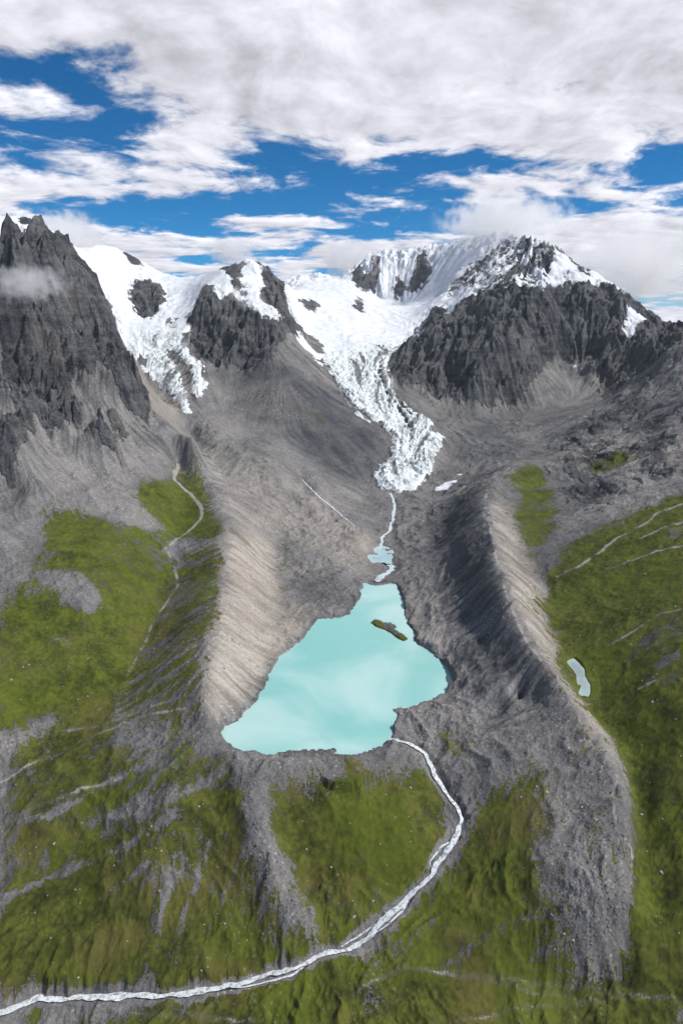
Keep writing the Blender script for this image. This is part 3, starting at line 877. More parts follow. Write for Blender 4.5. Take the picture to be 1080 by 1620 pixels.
Z = Z + m_scree * lic_w ** 1.5 * scale * (.45 * gully + .35 * streak + .35 * fine) * sstep(steep, .12, .4) * (.6 + 1.1 * np.abs(fbm(wx, wy, 4, 3)))
# hummocks of the valley floor and turf
low = m_scree * (1 - m_mtn) * (1 - .8 * lic_w) * (1 - .6 * np.clip(m_grass, 0, 1) * (GY > 1.15))
Z = Z + low * (.016 * fbm(wx, wy, 4.5, 6, .56) + .009 * (ridged(wx, wy, 11, 4, .55) - .7))
Z = Z + m_scree * (.0014 * fbm(GX, GY, 60, 3, .65)) * np.clip(YP / 2, .6, 2)
# glacier surface: swells, crevassed tongue
sn = np.clip(m_snow, 0, 1)
Z = Z + sn * (1 - m_ice) * (.034 * fbm(wx, wy, 1.9, 4, .45) + .006 * (ridged(wx, wy, 8, 3, .5) - .6))
crev = ridged(wx * .7, wy * 2.2, 15, 4, .6) - .75
crev2 = ridged(wx * .8 + wy * .5, wy * 1.1 - wx * .4, 38, 3, .6) - .75
Z = Z + m_ice * sn * (.026 + .015 * crev + .007 * crev2 + .004 * gully * YP / 5)
Z = Z + blur(streaky, 4, 1) * scale * 3.0 * gully

# water bodies
dome = blur(lake_m, 1, 1)
sh = np.minimum(Z, 0) * 0 - .006
near_lake = blur((lake_m | island_m).astype(np.float32), 9, 2)
Z = np.where(lake_m, Z, np.maximum(Z, .0012 + .012 * (1 - near_lake) * (near_lake > .02)) if False else np.where((near_lake > .003) & ~lake_m, np.maximum(Z, .0016), Z))
Z = Z * (1 - dome) + np.where(lake_m, -.007, Z) * dome
Z = np.where(island_m, np.maximum(Z, .0014 + .0045 * blur(island_m, 3, 1) * (1 + fbm(GX, GY, 50, 2))), Z)
isl_b = blur(island_m, 3, 1)
pm = blur(pond_m, 1, 1)
zp = float(np.median(Z[pond_m])) + .0
around = (blur(pond_m, 6, 2) > .01) & ~pond_m
Z = np.where(around, np.maximum(Z, zp + .0015), Z)
Z = Z * (1 - pm) + (zp - .006) * pm

zpool = float(np.median(Z[pool_m])) - .002
plain = blur(blur(pool_m, 7, 1) > .02, 5, 2)
Z = Z * (1 - plain) + (zpool + .0022 + .25 * np.maximum(Z - zpool, 0) * 0) * plain
pm = blur(pool_m, 1, 1)
Z = Z * (1 - pm) + (zpool - .004) * pm

# ------------------------------------------------------------------ streams: carve the beds
STREAMS = []                     # (points, half widths, kind)


def stream(px, wpx, kind, z=None, depth=.003, step=.0035, wob=.35, bank=1.9):
    global Z, m_grass, m_path
    if z is None:
        p = sight(densify(px, 10, False))
    else:
        d = densify(px, 10, False)
        o = np.array(px, float)
        L = np.concatenate([[0], np.cumsum(np.hypot(*np.diff(o, axis=0).T))])
        dd = np.array(d); Ld = np.concatenate([[0], np.cumsum(np.hypot(*np.diff(dd, axis=0).T))])
        zz = np.interp(Ld * L[-1] / Ld[-1], L, z)
        p = np.array([PZ(u, v, w_) for (u, v), w_ in zip(d, zz)])
    p = resample(chaikin(p, 2), step)
    n = len(p)
    tt = np.arange(n) * step
    qq = tt * 0 + 1.5 + 3.7 * len(STREAMS)
    sx = perlin(tt * 17 + 3, qq) + .6 * perlin(tt * 53, qq); sy = perlin(tt * 17 + 9, qq + 5) + .6 * perlin(tt * 53, qq + 9)
    w = np.interp(np.linspace(0, 1, n), np.linspace(0, 1, len(wpx)), wpx)
    hw = px_width(p, w)
    p[:, 0] += sx * hw * 1.3; p[:, 1] += sy * hw * 1.3
    zg = sample(Z, p[:, 0], p[:, 1])
    k = np.ones(9) / 9
    zg = np.convolve(np.pad(zg, 4, mode='edge'), k, mode='valid')
    prof = np.minimum.accumulate(zg if z is None else .5 * zg + .5 * p[:, 2]) - depth * .4
    hw = hw * np.clip(1 + wob * 1.7 * (perlin(tt * 30 + 5, qq + 3) + .8 * perlin(tt * 95 + 5, qq + 6)), .35, 2)
    D, V = near_line(p, prof, hw * 5)
    _, W = near_line(p, hw, hw * 5)
    f = 1 - sstep(D, W * 1.25, W * 4.2)
    Z = Z * (1 - f) + (V - depth) * f
    m_grass = m_grass * (1 - .95 * (1 - sstep(D, W * bank * .6, W * bank * 2.2)))
    p = p.copy(); p[:, 2] = prof
    STREAMS.append((p, hw, kind))


stream(STREAM, [4.5, 6, 7, 7.5, 8, 9, 9, 9, 9.5, 10, 10.5], 'outlet', z=STREAM_Z, depth=.0035)
rs = random.Random(3)
for k in range(5):               # side threads that leave the main channel and join it again
    i0 = (7, 11, 13, 17, 21)[k]; n_ = (4, 4, 4, 4, 3)[k]
    sg = -1 if k % 2 else 1
    pts = []
    for j in range(n_):
        u, v = STREAM[i0 + j]
        u2, v2 = STREAM[i0 + j + 1]
        L_ = math.hypot(u2 - u, v2 - v) + 1e-6
        o_ = sg * (0 if j in (0, n_ - 1) else rs.uniform(8, 13)) * (.6 if i0 > 15 else 1.0)
        pts.append((u - (v2 - v) / L_ * o_, v + (u2 - u) / L_ * o_))
    stream(pts, [2.6, 3.4, 2.4], 'braid', depth=.0025, bank=2.6)
stream([(617, 780), (624, 795), (622, 815), (617, 829), (616, 841), (605, 848), (602, 860), (600, 868)], [3.6, 4.2, 4.4, 5], 'inlet', depth=.002, wob=.3, bank=1.0)
stream([(612, 884), (619, 892), (622, 900), (612, 906), (600, 911), (592, 920)], [8, 8, 8, 9, 13], 'inlet', depth=.0025, bank=1.0)
stream([(478, 758), (500, 782), (520, 798), (540, 815), (562, 834)], [1.4, 2.2, 2.4, 2.0, 1.2], 'gully', depth=.0015, bank=1.0)
lobe = blur((zone == 7) & (GY < 1.42), 12, 2)
m_grass = np.maximum(m_grass, .27 * lobe)
m_grass = m_grass + .23 * sstep(m_grass, .2, .5) * (1 - lobe)
m_grass = m_grass * (1 - .97 * blur(area(TANS[0][0]), 3, 1))
isl_g = blur(area([(584, 991), (590, 982), (601, 983), (609, 991), (606, 1002), (594, 999)]) | area([(622, 1003), (636, 1003), (648, 1012), (640, 1019), (628, 1016)]), 1, 1)
m_grass = np.maximum(m_grass, isl_g)
for p, wpx, amt in (([(330, 1335), (312, 1390), (290, 1450), (272, 1510)], 9, .55), ([(282, 1380), (262, 1420), (245, 1490)], 9, .5), ([(150, 1302), (230, 1280), (330, 1240)], 10, .4), ([(0, 1425), (60, 1398), (120, 1372), (200, 1340), (270, 1290)], 9, .5), ([(180, 1290), (260, 1255), (350, 1222)], 12, .4), ([(0, 1300), (80, 1290), (160, 1245), (240, 1205)], 10, .5),
                   ([(395, 1330), (360, 1400), (330, 1470)], 7, .4), ([(60, 1480), (150, 1430), (230, 1370)], 7, .35), ([(640, 1500), (700, 1440), (760, 1400), (830, 1370)], 8, .4), ([(700, 1535), (770, 1480), (840, 1450)], 9, .45), ([(560, 1330), (590, 1390), (600, 1430)], 6, .3)):
    q = resample(chaikin(sight(densify(p, 14, False)), 1), .006)
    hw = px_width(q, wpx)
    D, V = near_line(q, hw, hw * 3)
    m_grass = m_grass - .72 * amt * (1 - sstep(D, V * .2, V * 2.4)) * np.clip(1 + 1.2 * fbm(GX, GY, 11, 4, .6), 0, 1.6) * (m_grass > 0)
edge = (1 - isl_g) * np.clip(m_grass * 6, 0, 1) * np.clip((1.12 - m_grass) * 3, .25, 1)
m_grass = m_grass + edge * (.40 * fbm(wx, wy, 5.5, 6, .66) + .22 * lic_w * streak + .10 * fine * lic_w)
print('grid', NR, NCOL, 'controls', len(c))

# ------------------------------------------------------------------ materials
def new_mat(name):
    m = bpy.data.materials.new(name)
    m.use_nodes = True
    g = NT(m.node_tree)
    bsdf = g.n('ShaderNodeBsdfPrincipled')
    out = g.n('ShaderNodeOutputMaterial')
    g.link(bsdf.outputs[0], out.inputs[0])
    return m, g, bsdf


def land_material():
    m, g, b = new_mat('land')
    geo = g.n('ShaderNodeNewGeometry')
    pos = geo.outputs['Position']
    a1 = g.n('ShaderNodeAttribute', attribute_name='cover')
    a2 = g.n('ShaderNodeAttribute', attribute_name='grain')
    s1 = g.sep(a1.outputs['Color']); s2 = g.sep(a2.outputs['Color'])
    grass, snow, rock = s1[0], s1[1], s1[2]
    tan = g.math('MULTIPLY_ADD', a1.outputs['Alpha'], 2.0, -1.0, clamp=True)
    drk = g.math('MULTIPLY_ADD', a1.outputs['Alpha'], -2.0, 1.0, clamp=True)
    st, fi, path = s2[0], s2[1], s2[2]          # streaks 0..1
    ice = a2.outputs['Alpha']
    n_big = g.noise(pos, 0.006, 3, .55)
    n_mid = g.noise(pos, 0.03, 4, .6)
    n_sm = g.noise(pos, 0.14, 4, .65)
    n_fin = g.noise(pos, 0.6, 2, .7)
    vor = g.n('ShaderNodeTexVoronoi', feature='F1')
    g.put(vor.inputs['Vector'], pos); vor.inputs['Scale'].default_value = .42
    pebble = vor.outputs['Color']
    peb = g.sep(pebble)[0]
    # gravel
    f = g.math('ADD', g.math('MULTIPLY', n_mid, .30), g.math('ADD', g.math('MULTIPLY', st, .60), g.math('MULTIPLY', n_sm, .24)))
    f = g.math('ADD', f, g.math('MULTIPLY_ADD', peb, .16, -.20))
    f = g.math('ADD', f, g.math('MULTIPLY', n_big, .45))
    scree = g.mix(g.ss(f, .40, 1.05), (.072, .073, .077), (.305, .297, .292))
    scree = g.mix(drk, scree, g.mix(g.ss(f, .40, 1.05), (.026, .032, .040), (.095, .102, .112)))  # darkened scree; on the right moraine wall this is painted shade
    tanc = g.mix(g.ss(f, .35, 1.1), (.21, .185, .155), (.54, .50, .445))
    scree = g.mix(g.math('MULTIPLY', tan, g.ss(n_big, .2, .6, .6, 1.0)), scree, tanc)
    warm = g.ss(n_big, .45, .7)
    scree = g.mix(g.math('MULTIPLY', warm, .30), scree, g.mix(n_sm, (.10, .088, .08), (.27, .235, .21)))
    # rock
    fr = g.math('ADD', g.math('MULTIPLY', n_mid, .55), g.math('ADD', g.math('MULTIPLY', st, .45), g.math('MULTIPLY', n_sm, .55)))
    sv = g.n('ShaderNodeMapping')
    g.put(sv.inputs['Vector'], pos)
    sv.inputs['Rotation'].default_value = (.5, 1.0, .5)
    sv.inputs['Scale'].default_value = (.004, .006, .05)
    strata = g.noise(sv.outputs[0], 1.0, 4, .6)
    fr = g.math('ADD', fr, g.math('MULTIPLY_ADD', strata, .5, -.25))
    fr = g.math('ADD', fr, g.math('MULTIPLY_ADD', n_big, .5, -.25))
    rk = g.mix(g.ss(fr, .50, 1.12), (.021, .026, .033), (.175, .181, .190))
    rk = g.mix(g.math('MULTIPLY', g.ss(n_big, .52, .68), .45), rk, g.mix(n_sm, (.06, .05, .044), (.19, .165, .145)))
    rmask = g.ss(g.math('ADD', rock, g.math('MULTIPLY', g.math('ADD', g.math('SUBTRACT', n_mid, .5), g.math('MULTIPLY_ADD', st, .5, -.25)), .9)), .40, .58)
    col = g.mix(rmask, scree, rk)
    # turf
    fg = g.math('ADD', g.math('MULTIPLY', n_mid, .6), g.math('MULTIPLY', n_sm, .5))
    tur = g.mix(g.ss(fg, .40, .76), (.030, .038, .007), (.112, .120, .020))
    dry = g.noise(g.vmath('ADD', pos, (900, 300, 0)), .010, 3, .6)
    tur = g.mix(g.ss(dry, .46, .64), tur, g.mix(n_sm, (.058, .056, .014), (.138, .128, .034)))
    tur = g.mix(g.math('MULTIPLY', g.ss(g.noise(g.vmath('ADD', pos, (100, 700, 0)), .008, 4, .5), .50, .62), .65), tur, g.mix(n_sm, (.046, .066, .007), (.120, .152, .014)))
    tur = g.mix(g.math('MULTIPLY', fi, .5), tur, g.mix(g.ss(fg, .38, .74), (.028, .046, .005), (.102, .138, .011)))
    tur = g.mix(g.math('MULTIPLY', g.ss(n_fin, .55, .8), .22), tur, (.15, .15, .06))
    gm = g.math('ADD', grass, g.math('MULTIPLY', g.math('SUBTRACT', n_mid, .5), 1.05))
    gm = g.math('ADD', gm, g.math('MULTIPLY', g.math('SUBTRACT', n_sm, .5), 1.15))
    gm = g.math('ADD', gm, g.math('MULTIPLY', g.math('SUBTRACT', st, .5), .85))
    gm = g.math('ADD', gm, g.math('MULTIPLY', g.math('SUBTRACT', peb, .5), .35))
    gmask = g.ss(gm, .42, .62)
    gmask = g.math('MULTIPLY', gmask, g.math('MULTIPLY_ADD', path, -.9, 1.0))
    col = g.mix(gmask, col, tur)
    bright = g.math('MULTIPLY', g.math('MULTIPLY', g.ss(peb, .95, .97), g.ss(n_big, .45, .62)), g.math('SUBTRACT', 1.0, rmask))
    bright = g.math('MULTIPLY', bright, g.math('MULTIPLY_ADD', gmask, -.8, 1.0))
    col = g.mix(g.math('MULTIPLY', bright, .6), col, (.50, .49, .47))
    pale = g.mix(n_sm, (.20, .185, .165), (.42, .40, .37))
    col = g.mix(g.math('MULTIPLY', g.ss(g.math('ADD', path, g.math('MULTIPLY_ADD', n_sm, .5, -.25)), .30, .60), .85), col, pale)
    # snow and ice
    sm = g.math('ADD', snow, g.math('MULTIPLY', g.math('SUBTRACT', n_mid, .5), .55))
    sm = g.math('ADD', sm, g.math('MULTIPLY', g.math('SUBTRACT', st, .5), .75))
    sm = g.math('ADD', sm, g.math('MULTIPLY', g.math('SUBTRACT', n_sm, .5), .45))
    smask = g.ss(sm, .42, .54)
    wht = g.mix(g.ss(n_mid, .35, .7), (.62, .67, .73), (.78, .79, .81))
    dirt = g.math('ADD', g.math('MULTIPLY', g.math('SUBTRACT', st, .5), 1.9), g.math('MULTIPLY', g.math('SUBTRACT', n_sm, .5), .6))
    dirt = g.math('ADD', dirt, g.math('MULTIPLY', g.math('SUBTRACT', n_mid, .5), .9))
    icec = g.mix(g.ss(dirt, .10, .50), g.mix(n_sm, (.60, .69, .71), (.82, .85, .85)), (.19, .20, .205))
    wht = g.mix(ice, wht, icec)
    col = g.mix(smask, col, wht)
    g.put(b.inputs['Base Color'], col)
    g.put(b.inputs['Roughness'], g.mix(smask, (.92, .92, .92), (.6, .6, .6)))
    b.inputs['Specular IOR Level'].default_value = .15
    # relief finer than the mesh
    h = g.math('ADD', g.math('MULTIPLY', n_sm, 3.2), g.math('MULTIPLY', n_fin, 1.1))
    h = g.math('ADD', h, g.math('MULTIPLY', n_mid, 5.0))
    h = g.math('ADD', h, g.math('MULTIPLY', peb, .5))
    h = g.math('MULTIPLY', h, g.math('ADD', g.math('MULTIPLY_ADD', rmask, 1.6, .42), g.math('MULTIPLY', ice, .5)))
    h = g.math('MULTIPLY', h, g.math('MULTIPLY_ADD', g.math('MULTIPLY', smask, g.math('SUBTRACT', 1.0, ice)), -.75, 1.0))
    h = g.math('MULTIPLY', h, g.math('MULTIPLY_ADD', gmask, -.45, 1.0))
    bp = g.n('ShaderNodeBump')
    bp.inputs['Strength'].default_value = .9
    bp.inputs['Distance'].default_value = 1.0
    g.put(bp.inputs['Height'], h)
    g.link(bp.outputs[0], b.inputs['Normal'])
    return m


def lake_material(name, deep, pale, rough=.06):
    m, g, b = new_mat(name)
    pos = g.n('ShaderNodeNewGeometry').outputs['Position']
    n = g.noise(pos, .0045, 4, .5, dist=.6)
    e = g.n('ShaderNodeAttribute', attribute_name='shore').outputs['Fac']
    col = g.mix(g.ss(n, .38, .66), deep, pale)
    col = g.mix(g.math('MULTIPLY', g.ss(g.math('ADD', e, g.math('MULTIPLY_ADD', g.noise(pos, .03, 4, .6), .5, -.25)), .30, .8), .7), col, (.38, .54, .50))
    g.put(b.inputs['Base Color'], col)
    g.put(b.inputs['Roughness'], g.ss(g.noise(g.vmath('MULTIPLY', pos, (.35, 1.0, 1.0)), .02, 4, .6), .4, .65, rough, .22))
    b.inputs['IOR'].default_value = 1.333
    bp = g.n('ShaderNodeBump')
    bp.inputs['Strength'].default_value = .25
    bp.inputs['Distance'].default_value = .2
    g.put(bp.inputs['Height'], g.noise(pos, .35, 3, .6))
    g.link(bp.outputs[0], b.inputs['Normal'])
    return m


def stream_material(name, dark, white, lo, hi):
    m, g, b = new_mat(name)
    pos = g.n('ShaderNodeNewGeometry').outputs['Position']
    n = g.math('ADD', g.math('MULTIPLY', g.noise(pos, .22, 4, .65), .7), g.math('MULTIPLY', g.noise(pos, .9, 3, .6), .45))
    col = g.mix(g.ss(n, lo, hi), dark, white)
    g.put(b.inputs['Base Color'], col)
    b.inputs['Roughness'].default_value = .25
    b.inputs['IOR'].default_value = 1.333
    bp = g.n('ShaderNodeBump')
    bp.inputs['Strength'].default_value = .8
    bp.inputs['Distance'].default_value = .8
    g.put(bp.inputs['Height'], n)
    g.link(bp.outputs[0], b.inputs['Normal'])
    return m


def stone_material():
    m, g, b = new_mat('stone')
    pos = g.n('ShaderNodeNewGeometry').outputs['Position']
    rnd = g.n('ShaderNodeObjectInfo').outputs['Random']
    n = g.noise(pos, .6, 4, .6)
    col = g.mix(g.ss(g.math('MULTIPLY_ADD', rnd, .5, g.math('MULTIPLY', n, .6)), .2, .9), (.16, .155, .15), (.46, .45, .43))
    g.put(b.inputs['Base Color'], col)
    b.inputs['Roughness'].default_value = .9
    return m


M_LAND = land_material()
M_LAKE = lake_material('lake_water', (.24, .53, .50), (.45, .66, .64))
M_POND = lake_material('pond_water', (.20, .24, .27), (.28, .33, .36))
M_POOL = lake_material('pool_water', (.20, .36, .42), (.42, .58, .62))
M_RAPID = stream_material('white_water', (.24, .28, .30), (.76, .80, .82), .45, .62)
M_MELT = stream_material('melt_water', (.33, .47, .50), (.72, .80, .82), .42, .70)
M_STONE = stone_material()


# ------------------------------------------------------------------ meshes
def fast_mesh(name, co, quads=None, tris=None):
    me = bpy.data.meshes.new(name)
    me.vertices.add(len(co))
    me.vertices.foreach_set('co', np.ascontiguousarray(co, np.float32).ravel())
    f = quads if quads is not None else tris
    k = f.shape[1]
    me.loops.add(f.size)
    me.loops.foreach_set('vertex_index', np.ascontiguousarray(f, np.int32).ravel())
    me.polygons.add(len(f))
    me.polygons.foreach_set('loop_start', np.arange(0, f.size, k, dtype=np.int32))
    me.update(calc_edges=True)
    me.polygons.foreach_set('use_smooth', np.ones(len(f), bool))
    return me


def link(name, me, mat, parent=None, **props):
    o = bpy.data.objects.new(name, me)
    if mat:
        me.materials.append(mat)
    COL.objects.link(o)
    o.parent = parent
    for k, v in props.items():
        o[k] = v
    return o


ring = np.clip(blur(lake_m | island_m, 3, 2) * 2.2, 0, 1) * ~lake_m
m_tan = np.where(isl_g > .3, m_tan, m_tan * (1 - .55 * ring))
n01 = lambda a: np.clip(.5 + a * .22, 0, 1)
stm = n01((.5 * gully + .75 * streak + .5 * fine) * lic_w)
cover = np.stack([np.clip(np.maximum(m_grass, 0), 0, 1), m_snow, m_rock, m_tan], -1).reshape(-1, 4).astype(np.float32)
fresh = blur(np.isin(zone, (4, 5)) | (area([(0, 800), (300, 730), (350, 830), (290, 900), (230, 1000), (180, 1110), (0, 1180)])), 10, 2)
grain = np.stack([stm, fresh, m_path, m_ice], -1).reshape(-1, 4).astype(np.float32)
P3 = np.stack([GX, GY, Z], -1).reshape(-1, 3) * S
# surface normals of the whole land so that neighbouring landforms shade without seams
gx_, gy_ = slope_dir(Z)
NRM = np.stack([-gx_, -gy_, np.ones_like(gx_)], -1).reshape(-1, 3)
NRM /= np.linalg.norm(NRM, axis=1, keepdims=True)
ii = np.arange(NR * NCOL).reshape(NR, NCOL)
QUADS = np.stack([ii[:-1, :-1], ii[:-1, 1:], ii[1:, 1:], ii[1:, :-1]], -1).reshape(-1, 4)
fz = zone[:-1, :-1].ravel()


def landform(name, ids, label):
    f = QUADS[np.isin(fz, ids)]
    vid, inv = np.unique(f, return_inverse=True)
    me = fast_mesh(name, P3[vid], quads=inv.reshape(-1, 4))
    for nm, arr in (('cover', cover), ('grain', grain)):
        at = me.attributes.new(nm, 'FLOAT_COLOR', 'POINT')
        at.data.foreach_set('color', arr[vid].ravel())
    me.normals_split_custom_set_from_vertices(NRM[vid])
    return link(name, me, M_LAND, kind='structure', label=label)


landform('valley_ground', (0,), 'grey gravel and olive turf of the valley floor around the lake')
landform('mountain', (1,), 'dark craggy mountain with grey scree fans on the left')
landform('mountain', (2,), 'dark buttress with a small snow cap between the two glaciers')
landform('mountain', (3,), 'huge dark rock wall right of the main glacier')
landform('mountain_spur', (4,), 'grey broken spur above the green hillside on the right')
landform('hillside', (5,), 'steep green grassy hillside along the right edge')
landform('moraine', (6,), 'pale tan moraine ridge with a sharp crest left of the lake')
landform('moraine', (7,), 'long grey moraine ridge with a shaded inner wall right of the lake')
landform('mountain_range', (8,), 'far snowy ridges behind the glaciers')
landform('glacier', (9,), 'white icefall spilling down behind the dark mountain on the left')
landform('glacier', (10,), 'long white glacier tongue winding down from the central snowfield')

# low ground under and beyond the fan, out to the horizon
R = 20000.0
co = np.array([(-R, -R, -260), (R, -R, -260), (R, R, -260), (-R, R, -260)], float)
me = fast_mesh('ground', co, quads=np.array([[0, 1, 2, 3]]))
link('ground', me, M_LAND, kind='structure', label='distant low ground beyond the mountains')


def water(name, mask, level, mat, label, grow=5):
    mm = blur(mask.astype(np.float32), grow, 1) > .004
    f = QUADS[mm[:-1, :-1].ravel()]
    vid, inv = np.unique(f, return_inverse=True)
    co = P3[vid].copy(); co[:, 2] = level * S
    me = fast_mesh(name, co, quads=inv.reshape(-1, 4))
    at = me.attributes.new('shore', 'FLOAT', 'POINT')
    at.data.foreach_set('value', (1 - blur(mask, 6, 2)).ravel()[vid].astype(np.float32))
    return link(name, me, mat, kind='structure', label=label)


water('lake', lake_m, 0.0, M_LAKE, 'milky turquoise glacier lake between the two moraines')
water('melt_pool', pool_m, zpool, M_POOL, 'shallow pale blue melt pools where the glacier stream reaches the lake', 2)
water('pond', pond_m, zp, M_POND, 'small pale pond between right moraine and green hillside', 3)


def ribbon(p, hw, lift=.0):
    t = np.gradient(p[:, :2], axis=0)
    t /= np.linalg.norm(t, axis=1, keepdims=True) + 1e-9
    nrm = np.stack([-t[:, 1], t[:, 0]], 1)
    rows = []
    K = 5
    for k in range(K):
        f = (k / (K - 1) - .5) * 2
        q = p.copy()
        q[:, :2] += nrm * (hw * f)[:, None]
        q[:, 2] += lift - .0004 * f * f
        rows.append(q)
    co = np.stack(rows, 1).reshape(-1, 3) * S
    n = len(p)
    i = np.arange(n * K).reshape(n, K)
    return co, np.stack([i[:-1, :-1], i[1:, :-1], i[1:, 1:], i[:-1, 1:]], -1).reshape(-1, 4)


labels = {'outlet': 'white outlet stream running from the lake down across the foreground turf',
          'inlet': 'pale meltwater stream from the glacier snout to the lake',
          'gully': 'thin white brook in the gully below the dark buttress'}
for kind, mat in (('outlet', M_RAPID), ('inlet', M_MELT), ('gully', M_RAPID)):
    cos, qs, n0 = [], [], 0
    for k, (p, hw, kd) in enumerate(STREAMS):
        if kd == kind or (kind == 'outlet' and kd == 'braid'):
            co, q = ribbon(p, hw, lift=.00008 * k)
            cos.append(co); qs.append(q + n0); n0 += len(co)
    me = fast_mesh('stream', np.concatenate(cos), quads=np.concatenate(qs))
    link('stream', me, mat, kind='structure', label=labels[kind])


# ------------------------------------------------------------------ boulders and rubble
T_ = (1 + 5 ** .5) / 2
ICO = np.array([(-1, T_, 0), (1, T_, 0), (-1, -T_, 0), (1, -T_, 0), (0, -1, T_), (0, 1, T_), (0, -1, -T_), (0, 1, -T_), (T_, 0, -1), (T_, 0, 1), (-T_, 0, -1), (-T_, 0, 1)]) / math.hypot(1, T_)
ICOF = np.array([(0, 11, 5), (0, 5, 1), (0, 1, 7), (0, 7, 10), (0, 10, 11), (1, 5, 9), (5, 11, 4), (11, 10, 2), (10, 7, 6), (7, 1, 8), (3, 9, 4), (3, 4, 2), (3, 2, 6), (3, 6, 8), (3, 8, 9), (4, 9, 5), (2, 4, 11), (6, 2, 10), (8, 6, 7), (9, 8, 1)])


def subdivide(v, f):
    v = list(map(tuple, v)); cache = {}; out = []

    def mid(a, b):
        k = (min(a, b), max(a, b))
        if k not in cache:
            m = (np.array(v[a]) + np.array(v[b])) / 2
            v.append(tuple(m / np.linalg.norm(m))); cache[k] = len(v) - 1
        return cache[k]
    for a, b, c_ in f:
        x, y, z = mid(a, b), mid(b, c_), mid(c_, a)
        out += [(a, x, z), (x, b, y), (z, y, c_), (x, y, z)]
    return np.array(v), np.array(out)


BV, BF = subdivide(ICO, ICOF)
brng = np.random.default_rng(11)


def boulder_mesh(k):
    v = BV.copy()
    for _ in range(9):          # chop facets off the block
        n = brng.standard_normal(3); n /= np.linalg.norm(n)
        d = brng.uniform(.55, .85)
        h = v @ n
        v = v - np.maximum(h - d, 0)[:, None] * n
    v *= brng.uniform(.75, 1.25, 3) * np.array([1, 1, .8])
    me = fast_mesh('boulder', v, tris=BF)
    me.polygons.foreach_set('use_smooth', np.zeros(len(BF), bool))
    me.materials.append(M_STONE)
    return me


BM = [boulder_mesh(k) for k in range(6)]


def inside(pts, poly):
    x, y = pts[:, 0], pts[:, 1]
    r = np.zeros(len(pts), bool)
    q = np.array(poly)
    for a, b in zip(q, np.roll(q, -1, 0)):
        e = (a[1] > y) != (b[1] > y)
        r ^= e & (x < (b[0] - a[0]) * (y - a[1]) / (b[1] - a[1] + 1e-9) + a[0])
    return r


def scatter(poly, n):
    q = np.array(poly); out = np.zeros((0, 2))
    while len(out) < n:
        p = brng.uniform(q.min(0), q.max(0), (n * 3, 2))
        out = np.concatenate([out, p[inside(p, poly)]])
    out = out[:n]
    w = np.concatenate([sight(out[k:k + 1500]) for k in range(0, n, 1500)])
    return w


def boulders(poly, n, lo, hi, label, group):
    for k, (x, y, z) in enumerate(scatter(poly, n)):
        r = lo + (hi - lo) * brng.random() ** 3
        o = bpy.data.objects.new('boulder', BM[k % len(BM)])
        COL.objects.link(o)
        o.location = (x * S, y * S, z * S - .25 * r)
        o.scale = (r, r, r)
        o.rotation_euler = (brng.uniform(-.3, .3), brng.uniform(-.3, .3), brng.uniform(0, 6.28))
        o['label'] = label; o['category'] = 'boulder'; o['group'] = group


boulders(A_HR, 60, 1.0, 2.6, 'pale boulder lying on the green hillside at the right edge', 'boulders on the green hillside')
boulders([(0, 1250), (380, 1230), (470, 1450), (380, 1530), (0, 1570)], 60, .9, 2.3, 'pale boulder on the turf slope left of the outlet stream', 'boulders on the foreground turf')
boulders([(430, 1240), (670, 1220), (705, 1290), (620, 1400), (540, 1470), (470, 1400)], 30, .9, 2.2, 'pale boulder on the turf slope just below the lake rim', 'boulders below the lake rim')
boulders([(780, 1140), (930, 1160), (985, 1300), (985, 1420), (870, 1520), (840, 1350)], 60, .9, 2.4, 'grey boulder on the bare gravel lobe of the right moraine', 'boulders on the moraine lobe')
boulders([(0, 960), (220, 880), (230, 980), (160, 1100), (0, 1150)], 40, 1.0, 2.4, 'pale boulder in the green bowl under the left mountain', 'boulders in the green bowl')

boulders([(342, 1152), (380, 1128), (404, 1112), (412, 1085), (427, 1070), (438, 1040), (472, 1008), (496, 978), (488, 970), (458, 998), (422, 1033), (404, 1065), (392, 1100), (358, 1125), (333, 1142)], 24, .8, 2.0, 'grey boulder along the left shore of the turquoise lake', 'boulders on the left lake shore')
boulders([(655, 990), (668, 1015), (695, 1042), (722, 1066), (738, 1070), (708, 1030), (672, 985)], 18, .8, 2.0, 'grey boulder along the right shore of the turquoise lake', 'boulders on the right lake shore')

# loose stones too many to count
pts = np.concatenate([scatter([(640, 1130), (800, 1090), (950, 1170), (990, 1300), (1000, 1440), (880, 1540), (760, 1400), (690, 1250)], 4200),
                      scatter([(330, 1150), (600, 1200), (660, 1200), (560, 1250), (430, 1240), (500, 1470), (430, 1430), (390, 1290)], 2200),
                      scatter([(0, 1180), (330, 1150), (400, 1230), (380, 1400), (150, 1400), (0, 1350)], 2600)])
pts = pts[sample(m_grass, pts[:, 0], pts[:, 1]) < .40]
n_ = len(pts)
sz = .45 + 1.0 * brng.random(n_) ** 3
V = ICO[None] * brng.uniform(.6, 1.3, (n_, 1, 3)) + brng.uniform(-.18, .18, (n_, 12, 3))
V = V * sz[:, None, None] + (pts * S)[:, None, :]
F = (ICOF[None] + (np.arange(n_) * 12)[:, None, None]).reshape(-1, 3)
me = fast_mesh('rubble', V.reshape(-1, 3), tris=F)
me.polygons.foreach_set('use_smooth', np.zeros(len(F), bool))
link('rubble', me, M_STONE, kind='stuff', label='loose grey stones strewn over the moraine and the slopes below the lake')

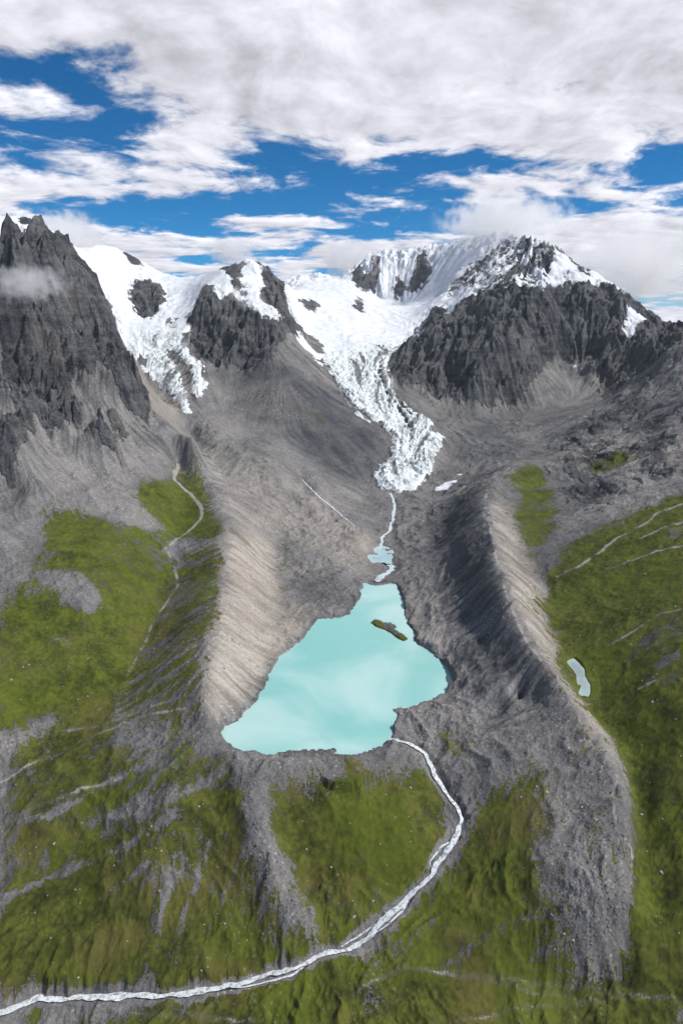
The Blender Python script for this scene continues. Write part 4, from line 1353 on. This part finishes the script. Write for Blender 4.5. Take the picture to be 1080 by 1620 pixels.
# ------------------------------------------------------------------ clouds that hang about the peaks
def cloud_material(name, dens, tint, scale, soft=.5):
    m = bpy.data.materials.new(name)
    m.use_nodes = True
    g = NT(m.node_tree)
    oc = g.n('ShaderNodeTexCoord').outputs['Object']
    pos = g.n('ShaderNodeNewGeometry').outputs['Position']
    r = g.vmath('LENGTH', oc)
    n = g.noise(pos, scale, 6, .58)
    d = g.math('ADD', g.math('MULTIPLY', g.math('SUBTRACT', 1.0, r), 1.0), g.math('MULTIPLY', g.math('SUBTRACT', n, .55), 2.6))
    d = g.math('MULTIPLY', g.ss(d, .12, .12 + soft), dens)
    d = g.math('MULTIPLY', d, g.ss(r, .75, 1.0, 1.0, 0.0))
    v = g.n('ShaderNodeVolumePrincipled')
    v.inputs['Color'].default_value = (*tint, 1)
    v.inputs['Anisotropy'].default_value = .2
    g.put(v.inputs['Density'], d)
    out = g.n('ShaderNodeOutputMaterial')
    g.link(v.outputs[0], out.inputs['Volume'])
    return m


def ellipsoid(name, n=24, m_=14):
    co = [(0, 0, 1)]
    for i in range(1, m_):
        a = math.pi * i / m_
        for j in range(n):
            b = 2 * math.pi * j / n
            co.append((math.sin(a) * math.cos(b), math.sin(a) * math.sin(b), math.cos(a)))
    co.append((0, 0, -1))
    f = [(0, 1 + j, 1 + (j + 1) % n) for j in range(n)]
    for i in range(m_ - 2):
        for j in range(n):
            a, b = 1 + i * n + j, 1 + i * n + (j + 1) % n
            f.append((a, a + n, b + n)); f.append((a, b + n, b))
    e = len(co) - 1
    k = 1 + (m_ - 2) * n
    f += [(e, k + (j + 1) % n, k + j) for j in range(n)]
    return fast_mesh(name, np.array(co, float) * 1.03, tris=np.array(f))


CLOUDS = [
    ((800, 352), 7.75, (135, 50), 1.0, .008, (.998, .998, 1.0), 'bright white cloud capping the snowy summit right of the glacier'),
    ((1010, 425), 8.9, (170, 85), 1.0, .0045, (.998, .998, 1.0), 'large white cloud bank behind the right-hand ridge'),
    ((555, 412), 9.6, (62, 38), .6, .010, (.955, .96, .975), 'grey puff of cloud rising behind the central snow saddle'),  # cloud in shade: the grey is put into its tint
    ((368, 398), 8.4, (48, 30), .5, .008, (.955, .96, .975), 'small grey puff of cloud behind the snow-capped buttress'),
    ((45, 448), 3.42, (85, 38), .24, .011, (.99, .99, .992), 'thin wisp of mist drifting across the dark left mountain'),
    ((105, 372), 8.0, (75, 45), .8, .010, (.998, .998, 1.0), 'white cloud rising behind the left mountain peak'),
]
for (u, v), Y, (hu, hv), depth, dens, tint, label in CLOUDS:
    x, y, z = PY(u, v, Y)
    k = (y * CP + (1 - z) * SP) / FPX
    me = ellipsoid('cloud')
    o = link('cloud', me, cloud_material('cloud_vapour', dens, tint, 2.6 / (hv * k * S)), label=label, category='cloud', group='clouds about the peaks')
    o.location = (x * S, y * S, z * S)
    o.scale = (hu * k * S, depth * S, hv * k * S)


# ------------------------------------------------------------------ air between the camera and the far peaks
def haze_box():
    x0, x1, y0, y1, z0, z1 = -22000, 22000, -22000, 22000, -262, 1230
    co = np.array([(x, y, z) for x in (x0, x1) for y in (y0, y1) for z in (z0, z1)], float)
    q = np.array([(0, 1, 3, 2), (4, 6, 7, 5), (0, 4, 5, 1), (2, 3, 7, 6), (0, 2, 6, 4), (1, 5, 7, 3)])
    me = fast_mesh('haze', co, quads=q)
    m = bpy.data.materials.new('thin_air')
    m.use_nodes = True
    g = NT(m.node_tree)
    v = g.n('ShaderNodeVolumePrincipled')
    v.inputs['Color'].default_value = (.82, .91, 1.0, 1)
    v.inputs['Density'].default_value = 1.1e-5
    v.inputs['Anisotropy'].default_value = .1
    out = g.n('ShaderNodeOutputMaterial')
    g.link(v.outputs[0], out.inputs['Volume'])
    link('haze', me, m, kind='stuff', label='thin bluish mountain haze')


haze_box()
